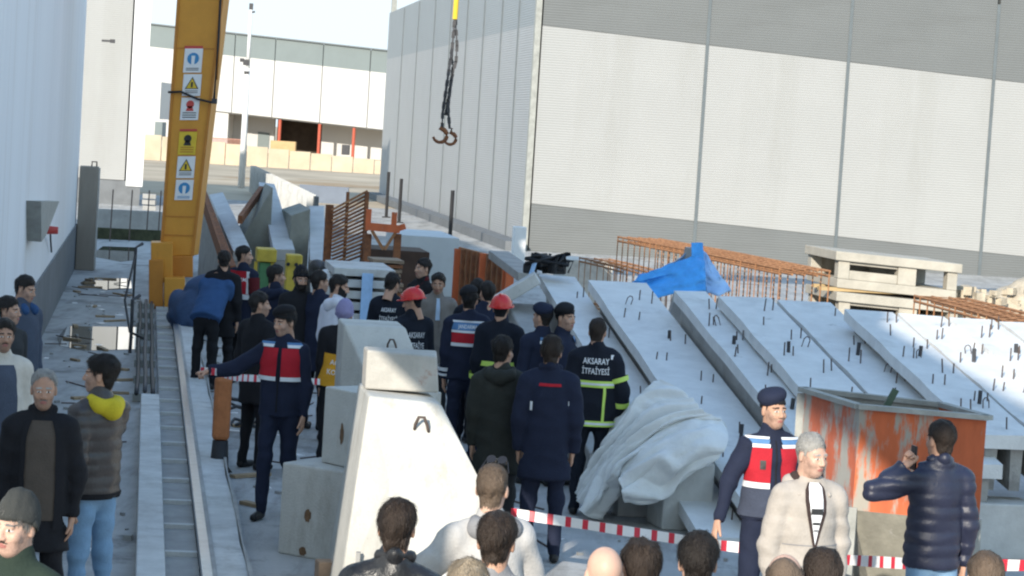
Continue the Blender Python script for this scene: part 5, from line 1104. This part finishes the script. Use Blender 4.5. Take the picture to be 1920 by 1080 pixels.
def sunglasses(c):
    mb = MB()
    for s in (-1, 1):
        mb.tube([(s*.03+.0, -.072, .128), (s*.03, -.060, .142)], [.026, .026], 12); mb.tube([(s*.058, -.066, .132), (s*.080, .0, .085)], .004, 5)
    mb.bar((-.03, -.07, .14), (.03, -.07, .14), .008, .006); c.put('sunglasses', c.HT(np.array(mb.v)), mb.f, GLASS, smooth=False)
def phone(i):
    def fn(c):
        p = c.wr[i]+unit(c.wr[i]-c.el[i])*.07; mb = MB(); mb.box(p+np.array([-.03 if i else .03, -.02, .02]), (.012, .07, .15), .0); c.put('phone', np.array(mb.v), mb.f, BLACKPR, smooth=False)
    return fn
def zip_line(M, z0, z1): return wrap('zip', M, z0, z1, -2.2, 2.2, .0125, nt=2)
def open_front(M, z0, z1, w=26, neckM=None): return wrap('jumper', M, z0, z1, -w, w, .006, nz=14)
def lapels(M, z0, z1, w=27):
    return [wrap('jacket_edge', M, z0, z1, w-5, w+7, .018, nt=3, nz=14), wrap('jacket_edge', M, z0, z1, -w-7, -w+5, .018, nt=3, nz=14)]
JAND = [vest(REDV, 1.20, 1.44, 7), wrap('reflective_strip', REFL, 1.165, 1.20, 7, 353, .014), wrap('shoulder_strip', REFL, 1.445, 1.47, 30, 80, .015), wrap('shoulder_strip', REFL, 1.445, 1.47, -80, -30, .015), wrap('shoulder_patch', BLUV, 1.47, 1.49, 30, 80, .015, nz=2), wrap('shoulder_patch', BLUV, 1.47, 1.49, -80, -30, .015, nz=2)]
def jand_back(): return [wrap('vest_panel', BLUV, 1.36, 1.435, 118, 242, .013), text('JANDARMA', 1.378, .040, wide=.72), wrap('reflective_strip', REFL, 1.437, 1.455, 118, 242, .014), wrap('reflective_strip', REFL, 1.335, 1.358, 118, 242, .014), wrap('vest', REDV, 1.235, 1.333, 112, 248, .013), wrap('reflective_strip', REFL, 1.20, 1.233, 112, 248, .014)]
G1 = 'onlookers at the barrier tape'; G2 = 'rescuers and onlookers between the blocks'; G3 = 'men at the left wall'
# ---- left group -----------------------------------------------------------------------
person('man with dark hair at the left edge, behind the man in the cream jacket', 17, 556, 1.72, face=60, look=75, top=CHAR, legs=JEAND, group=G3)
person('young man in a grey blue jacket standing by the white wall, looking right', 52, 518, 1.75, face=62, look=72, nod=12, top=GBLU, legs=CHAR, hair=('full', HBLK), extras=[solid('collar', BLUJ, [((-.07, -.06, 1.46), (0, .08, 1.54), .05, .045), ((.07, -.06, 1.46), (0, .08, 1.54), .05, .045)])], group=G3)
person('moustached man in an open cream jacket cut by the left edge', 8, 598, 1.75, face=25, look=22, top=CREAM, legs=JEAND, hair=('full', HBLK), extras=[open_front(GBLU, .9, 1.44, 40), facial('moustache', HBLK, .007)], group=G3, skin=SKIN2)
person('grey haired man in a black coat over a brown sweater', 84, 692, 1.75, face=10, look=12, nod=4, top=BLK, kind='coat', legs=BLK, hair=('receding', HGRY, .010), bulk=.030, skin=SKIN2, vox=.014, extras=[open_front(BRN, .86, 1.47, 34)]+lapels(BLK, .80, 1.47, 36)+[collar_up(BLK), facial('moustache', HSALT, .003)], R_=((-.22, .05, -1), (.05, -.12, -1)), L_=((.22, .05, -1), (-.05, -.12, -1)), group=G3)
person('young man in a brown quilted jacket with yellow hood and pale jeans', 192, 667, 1.77, face=-128, look=-95, top=BRNP, kind='jacket', legs=JEAN, hair=('full', HBLK, .020), bulk=.022, vox=.013, R_=((-.10, -.40, -.9), (.30, -.40, .80)), L_=((.10, .10, -1), (.02, -.05, -1)), grip=(True, False), extras=[hood_down(YELH), wrap('hem_band', BLK, .862, .90, 0, 360, .006)], group=G3)
person('moustached man in a dark beanie and green jacket in the bottom left corner', 33, 930, 1.75, face=-18, look=-24, nod=3, top=GREENJ, legs=CHAR, hair=('full', HSALT, .006), extras=[beanie(KNIT, .017), facial('moustache', HBRN, .007)], vox=.013, group=G3, skin=SKINP)
# ---- rescuers ---------------------------------------------------------------------------
person('officer seen from behind in a red and white vest beside the crane leg', 458, 461, 1.75, face=150, look=95, kind='coat', top=NAVY, legs=BLK, hair=('full', HBLK, .014), extras=[wrap('vest', REDV, 1.16, 1.46, 0, 360, .013), text('JANDARMA', 1.33, .05), wrap('reflective_strip', REFL, 1.10, 1.165, 0, 360, .014), wrap('reflective_strip', REFL, 1.17, 1.46, 62, 74, .015, nt=3), wrap('reflective_strip', REFL, 1.17, 1.46, 226, 238, .015, nt=3), arm('sleeve_maroon', MAROON, 0, 'upper', .1, .8)], group=G2)
q = ad(385, 640, 29.0); person('person in a blue jacket bending forward by the foot of the crane leg', pos=(q[0], q[1], 0), H=1.72, face=165, lean=42, nod=25, top=BLUJ, legs=BLK, kind='jacket', bulk=.05, hair=('full', HBLK), R_=((-.1, -.5, -1), (0, -.4, -1)), L_=((.1, -.5, -1), (0, -.4, -1)), group=G2)
person('person in a dark hooded jacket left of the man in the black beanie', 518, 497, 1.74, face=165, look=110, kind='coat', top=NAVY, legs=BLK, bulk=.035, hair=('full', HBLK), extras=[hood_down(NAVY)], group=G2)
person('bearded man in a black beanie and black jacket', 566, 502, 1.76, face=25, look=22, nod=8, kind='coat', top=BLK, legs=BLK, bulk=.03, hair=('full', HBLK), extras=[beanie(BLK), facial('beard', HBLK, .010)], group=G2)
person('man in a hooded white jacket looking right behind the pale block', 640, 516, 1.77, face=128, look=88, nod=10, lean=6, side=6, top=WHT, kind='coat', legs=JEAND, bulk=.04, hair=('full', HBLK), extras=[hood_down(WHT), facial('beard', HBLK, .002)], group=G2)
person('person in a lavender cap and black jacket with an orange lettered back panel', 648, 566, 1.66, face=176, look=165, side=-5, top=BLK, kind='jacket', legs=BLK, bulk=.03, hair=('full', HBLK), extras=[beanie(LAV, .022), wrap('vest', ORV, .90, 1.24, 95, 262, .014), text('ACİL', 1.13, .055), text('KOLİT', 1.03, .055)], group=G2)
person('officer in navy beret and red vest walking with one arm stretched out to the tape', 534, 576, 1.78, face=-8, look=-42, nod=8, stance='walk', top=NAVY, legs=NAVY, kind='jacket', bulk=.02, vox=.013, hair=('full', HBLK, .008), R_=((-.80, -.15, -.55), (-.90, -.30, -.18)), grip=(True, False), extras=[beret(BLK, -1)]+JAND+[zip_line(BLK, .9, 1.46)], group=G2)
person('firefighter seen from behind with white letters and a neon band, left of the red helmet', 740, 514, 1.74, face=172, look=150, nod=20, lean=4, top=FIRE, legs=FIRE, bulk=.035, hair=('full', HBLK), extras=[text('AKSARAY', 1.345, .05, wide=.62), text('İTFAİYESİ', 1.245, .05, wide=.72), wrap('neon_band', NEON, 1.125, 1.185, 0, 360, .013), wrap('silver_band', REFL, 1.145, 1.163, 0, 360, .015)], group=G2)
person('firefighter in a red helmet bent slightly left, beside the grey coated man', 771, 543, 1.72, face=208, look=258, nod=14, lean=6, top=FIRE, legs=FIRE, bulk=.03, hair=None, extras=[helmet(HELM), text('AKSARAY', 1.27, .062, wide=.55), text('İTFAİYE', 1.16, .062, wide=.6)], group=G2)
person('dark haired man in a black jacket behind the grey coated man', 795, 485, 1.76, face=-40, look=-55, top=BLK, legs=BLK, hair=('full', HBLK), extras=[collar_up(MAROON)], group=G2)
person('man in a grey coat and pale blue shirt facing the camera', 823, 512, 1.74, face=8, look=-4, nod=8, top=GRYC, kind='coat', legs=CHAR, hair=('full', HBLK), skin=SKIN2, extras=[wrap('shirt', SHIRT, 1.24, 1.49, -12, 12, .008, nt=4)]+lapels(GRYC, 1.1, 1.48, 14), bulk=.03, group=G2)
person('dark haired man behind the officer with the striped back', 897, 523, 1.77, face=175, look=190, top=FIRE, legs=FIRE, bulk=.03, hair=('full', HBLK), extras=[wrap('yellow_patch', NEON, 1.32, 1.40, 195, 235, .014), wrap('white_patch', PRINTW, 1.402, 1.45, 195, 235, .014)], group=G2)
person('officer seen from behind with blue, red and white stripes across the back', 882, 539, 1.80, face=180, look=176, top=NAVY, legs=NAVY, bulk=.032, hair=('full', HBLK, .010), extras=[beret(BLK)]+jand_back()+[arm('reflective_cuff', REFL, 1, 'fore', .55, .7), arm('reflective_cuff', REFL, 1, 'fore', .8, .9)], vox=.014, group=G2)
person('firefighter in a red helmet seen from behind, right of the striped officer', 941, 555, 1.76, face=178, look=168, top=FIRE, legs=FIRE, bulk=.032, hair=None, extras=[helmet(HELM), wrap('neon_band', NEON, 1.08, 1.13, 0, 360, .013), arm('neon_cuff', NEON, 1, 'fore', .5, .72)], group=G2)
person('man in a long dark olive coat seen from behind', 944, 630, 1.74, face=174, look=150, top=OLIVE, kind='coat', legs=CHAR, bulk=.035, hair=('full', HBLK, .014), extras=[hood_down(OLIVE)], vox=.014, group=G2)
person('officer in a navy cap looking left towards the grey beam', 1020, 571, 1.74, face=212, look=232, top=NAVY, legs=NAVY, hair=('full', HBLK, .006), extras=[beret(NAVY), wrap('shoulder_strip', REFL, 1.40, 1.43, 150, 215, .014), wrap('shoulder_patch', BLUV, 1.435, 1.465, 150, 215, .014)], group=G2)
person('officer in a black beret with blue shoulders before the sloping slabs', 1061, 572, 1.75, face=62, look=50, top=NAVY, legs=NAVY, hair=('full', HBLK, .006), extras=[beret(BLK, -1), wrap('shoulder_patch', BLUV, 1.42, 1.475, 20, 90, .014), wrap('shoulder_strip', REFL, 1.385, 1.415, 20, 90, .014)], group=G2)
person('firefighter seen from behind with two lines of white letters and neon bands', 1122, 596, 1.77, face=180, look=168, top=FIRE, kind='overall', legs=FIRE, bulk=.040, vox=.014, hair=('short', HBRN), R_=((-.32, .03, -1), (.02, -.30, -1)), L_=((.22, .03, -1), (.02, -.20, -1)),
       extras=[text('AKSARAY', 1.375, .055, wide=.78), text('İTFAİYESİ', 1.285, .055, wide=.78), wrap('neon_band', NEON, 1.165, 1.225, 0, 360, .013), wrap('silver_band', REFL, 1.185, 1.205, 0, 360, .016), wrap('neon_band', NEON, .815, .865, 0, 360, .013), wrap('silver_band', REFL, .83, .85, 0, 360, .016), wrap('neon_strip', NEON, .865, 1.165, 204, 212, .013, nt=3), arm('neon_cuff', NEON, 0, 'fore', .35, .55), arm('neon_cuff', NEON, 0, 'upper', .55, .7), patch('badge', PRINTW, -.19, -.14, 1.42, 1.46), arm('neon_cuff', NEON, 1, 'fore', .35, .55)], group=G2)
person('man in a long navy coat with a red collar line standing with legs apart', 1036, 630, 1.79, face=180, look=172, top=NAVY, kind='coat', legs=NAVY, bulk=.034, vox=.013, stance='stand', hair=('full', HBRN, .016), R_=((-.22, .04, -1), (.04, -.22, -1)), L_=((.22, .04, -1), (-.04, -.22, -1)), extras=[collar_up(NAVY), wrap('red_line', REDV, 1.395, 1.418, 150, 212, .013), patch('white_mark', PRINTW, .135, .155, 1.20, 1.27, off=.014), patch('white_mark', PRINTW, -.185, -.165, 1.25, 1.285, off=.014)], group=G2)
for lab, px, py, H, f, lk, t_ in (('dark haired person in black behind the bent blue jacket, left of the red vest', 421, 470, 1.70, 170, 190, BLK), ('person in dark clothes squeezed behind the bearded man', 600, 508, 1.74, 150, 120, NAVY), 
                                  ('person in dark navy half hidden behind the red helmeted firefighters', 915, 528, 1.76, 190, 205, NAVY), ('person in black behind the walking officer', 487, 548, 1.70, 140, 110, BLK), ):
    person(lab, px, py, H, face=f, look=lk, kind='coat', top=t_, legs=BLK, bulk=.035, hair=('full', HBLK), group=G2)
# ---- right group -------------------------------------------------------------------------
person('officer in a navy beret and red vest stretching an arm down to the left', 1452, 733, 1.77, face=14, look=26, top=NAVY, legs=NAVY, kind='short', bulk=.018, vox=.012, hair=('buzz', HBLK, .003), R_=((-.48, -.10, -.85), (-.30, -.25, -.9)), L_=((.16, .05, -1), (.0, -.2, -1)), extras=[beret(NAVY, -1)]+[vest(REDV, 1.185, 1.41, 14), wrap('reflective_strip', REFL, 1.145, 1.183, 14, 346, .015), wrap('reflective_strip', REFL, 1.412, 1.435, 20, 340, .015), wrap('shoulder_patch', BLUV, 1.437, 1.465, 24, 336, .015), wrap('reflective_strip', REFL, 1.467, 1.482, 28, 332, .015), wrap('lower_vest', cloth('slate', (.05, .06, .09)), .955, 1.143, 3, 357, .013), zip_line(BLK, .95, 1.46), patch('badge', BLACKPR, -.115, -.075, 1.27, 1.33, 'front', .016), patch('pocket', NAVY, .04, .12, 1.0, 1.1, 'front', .018)], group=G1)
VF = lambda z0, k: (lambda TH, ZZ: np.maximum(ZZ, z0+np.abs(TH)*k))
PCOAT = cloth('pale_coat', (.40, .36, .32)); LINING = cloth('coat_lining', (.045, .03, .028))
person('smiling grey haired man in a pale quilted coat and striped shirt', 1527, 813, 1.75, face=16, look=34, nod=7, top=PCOAT, kind='coat', legs=JEAND, bulk=.022, vox=.012, skin=SKINP, hair=('short', HGRY, .010), collar=False, R_=((-.19, .05, -1), (.0, -.15, -1)), L_=((.19, .05, -1), (.0, -.15, -1)),
       extras=[patch('pocket', LINING, -.16, -.148, .86, .99, 'front', .006), patch('pocket', LINING, .148, .16, .86, .99, 'front', .006), wrap('coat_lining', LINING, 1.10, 1.50, -34, 34, .005, nt=12, nz=18, zf=VF(1.09, .62)), wrap('shirt', PRINTW, 1.15, 1.50, -24, 24, .009, nt=10, nz=16, zf=VF(1.15, .78)), wrap('shirt_stripe', CHAR, 1.325, 1.36, -13, 13, .0125, nt=6), wrap('shirt_stripe', CHAR, 1.265, 1.28, -8, 8, .0125, nt=6), wrap('shirt_stripe', GREYJ, 1.225, 1.24, -5, 5, .0125, nt=4),
               solid('hood', PCOAT, [((-.10, .075, 1.47), (0, .135, 1.46), .05, .06), ((.10, .075, 1.47), (0, .135, 1.46), .05, .06), ((-.10, -.07, 1.43), (-.10, .075, 1.48), .012, .042), ((.10, -.07, 1.43), (.10, .075, 1.48), .012, .042)], amp=.006),
               solid('hood_lining', LINING, [((-.06, -.06, 1.455), (-.075, .06, 1.515), .010, .034), ((.06, -.06, 1.455), (.075, .06, 1.515), .010, .034), ((-.075, .06, 1.505), (0, .095, 1.50), .034, .036), ((.075, .06, 1.505), (0, .095, 1.50), .034, .036)], amp=.004), wrap('zip', CHAR, .70, 1.11, -1.6, 1.6, .0085, nt=2)]+[wrap('quilt_seam', GREYJ, z, z+.006, 0, 360, .0025, nz=1) for z in (.78, .90, 1.02, 1.14)], group=G1)
person('man in a shiny navy quilted jacket and jeans holding a phone to his ear', 1768, 788, 1.76, face=197, look=205, top=NAVP, legs=JEAN, bulk=.024, vox=.012, hair=('short', HBRN, .012), R_=((-.22, .04, -1), (-.02, -.15, -1)), L_=((.85, -.20, -.28), (-.86, .04, .66)), grip=(False, True), extras=[phone(1), collar_up(NAVP)], group=G1)
# ---- heads along the bottom edge -----------------------------------------------------------
person('dark haired man in a black leather collar seen from behind', 747, 936, 1.75, face=182, top=LEATH, legs=JEAND, vox=.013, hair=('full', HBRN, .014), extras=[collar_up(LEATH)], group=G1)
person('man with cropped hair and sunglasses pushed up, in a light grey jacket with hood', 926, 868, 1.76, face=192, look=168, lean=4, top=cloth('light_grey_jacket', (.44, .43, .42)), legs=CHAR, vox=.012, bulk=.03, skin=SKINP, hair=('short', HLBR, .008), R_=((-.25, -.2, -.8), (.2, -.5, -.4)), L_=((.60, -.25, -.7), (.2, -.7, -.5)), extras=[sunglasses, hood_down(GREYJ)], group=G1)
person('man with thick dark hair in front of the man with sunglasses', 934, 960, 1.76, face=176, look=172, top=GREYJ, legs=JEAND, vox=.013, hair=('full', HBRN, .015), group=G1)
person('person with fluffy blond grey hair at the bottom edge', 880, 1052, 1.66, face=180, top=CREAM, legs=CHAR, vox=.014, hair=('full', HBLD, .020), group=G1)
person('bald man seen from behind at the bottom edge', 1136, 1021, 1.74, face=176, look=190, top=GREYJ, legs=CHAR, vox=.014, skin=SKINP, hair=None, group=G1)
person('man with brown black hair right of the bald man', 1204, 1011, 1.75, face=186, look=196, top=BLK, legs=CHAR, vox=.014, hair=('full', HBRN, .015), group=G1)
person('man with black hair under the barrier tape, second from the bald man', 1312, 998, 1.76, face=184, top=CHAR, legs=CHAR, vox=.014, hair=('full', HBLK, .015), skin=SKINP, group=G1)
person('balding man with thin brown hair below the pale coated man', 1474, 1035, 1.74, face=182, look=170, top=NAVY, legs=CHAR, vox=.014, skin=SKINP, hair=('balding', HLBR), group=G1)
person('man with short brown hair at the bottom edge before the red skip', 1544, 1027, 1.75, face=182, look=190, top=OLIVE, legs=CHAR, vox=.014, skin=SKINP, hair=('short', HBRN, .012), group=G1)
person('man with thin light brown hair at the bottom right', 1850, 1034, 1.74, face=180, look=186, top=CHAR, legs=CHAR, vox=.014, skin=SKINP, hair=('receding', HLBR, .010), group=G1)
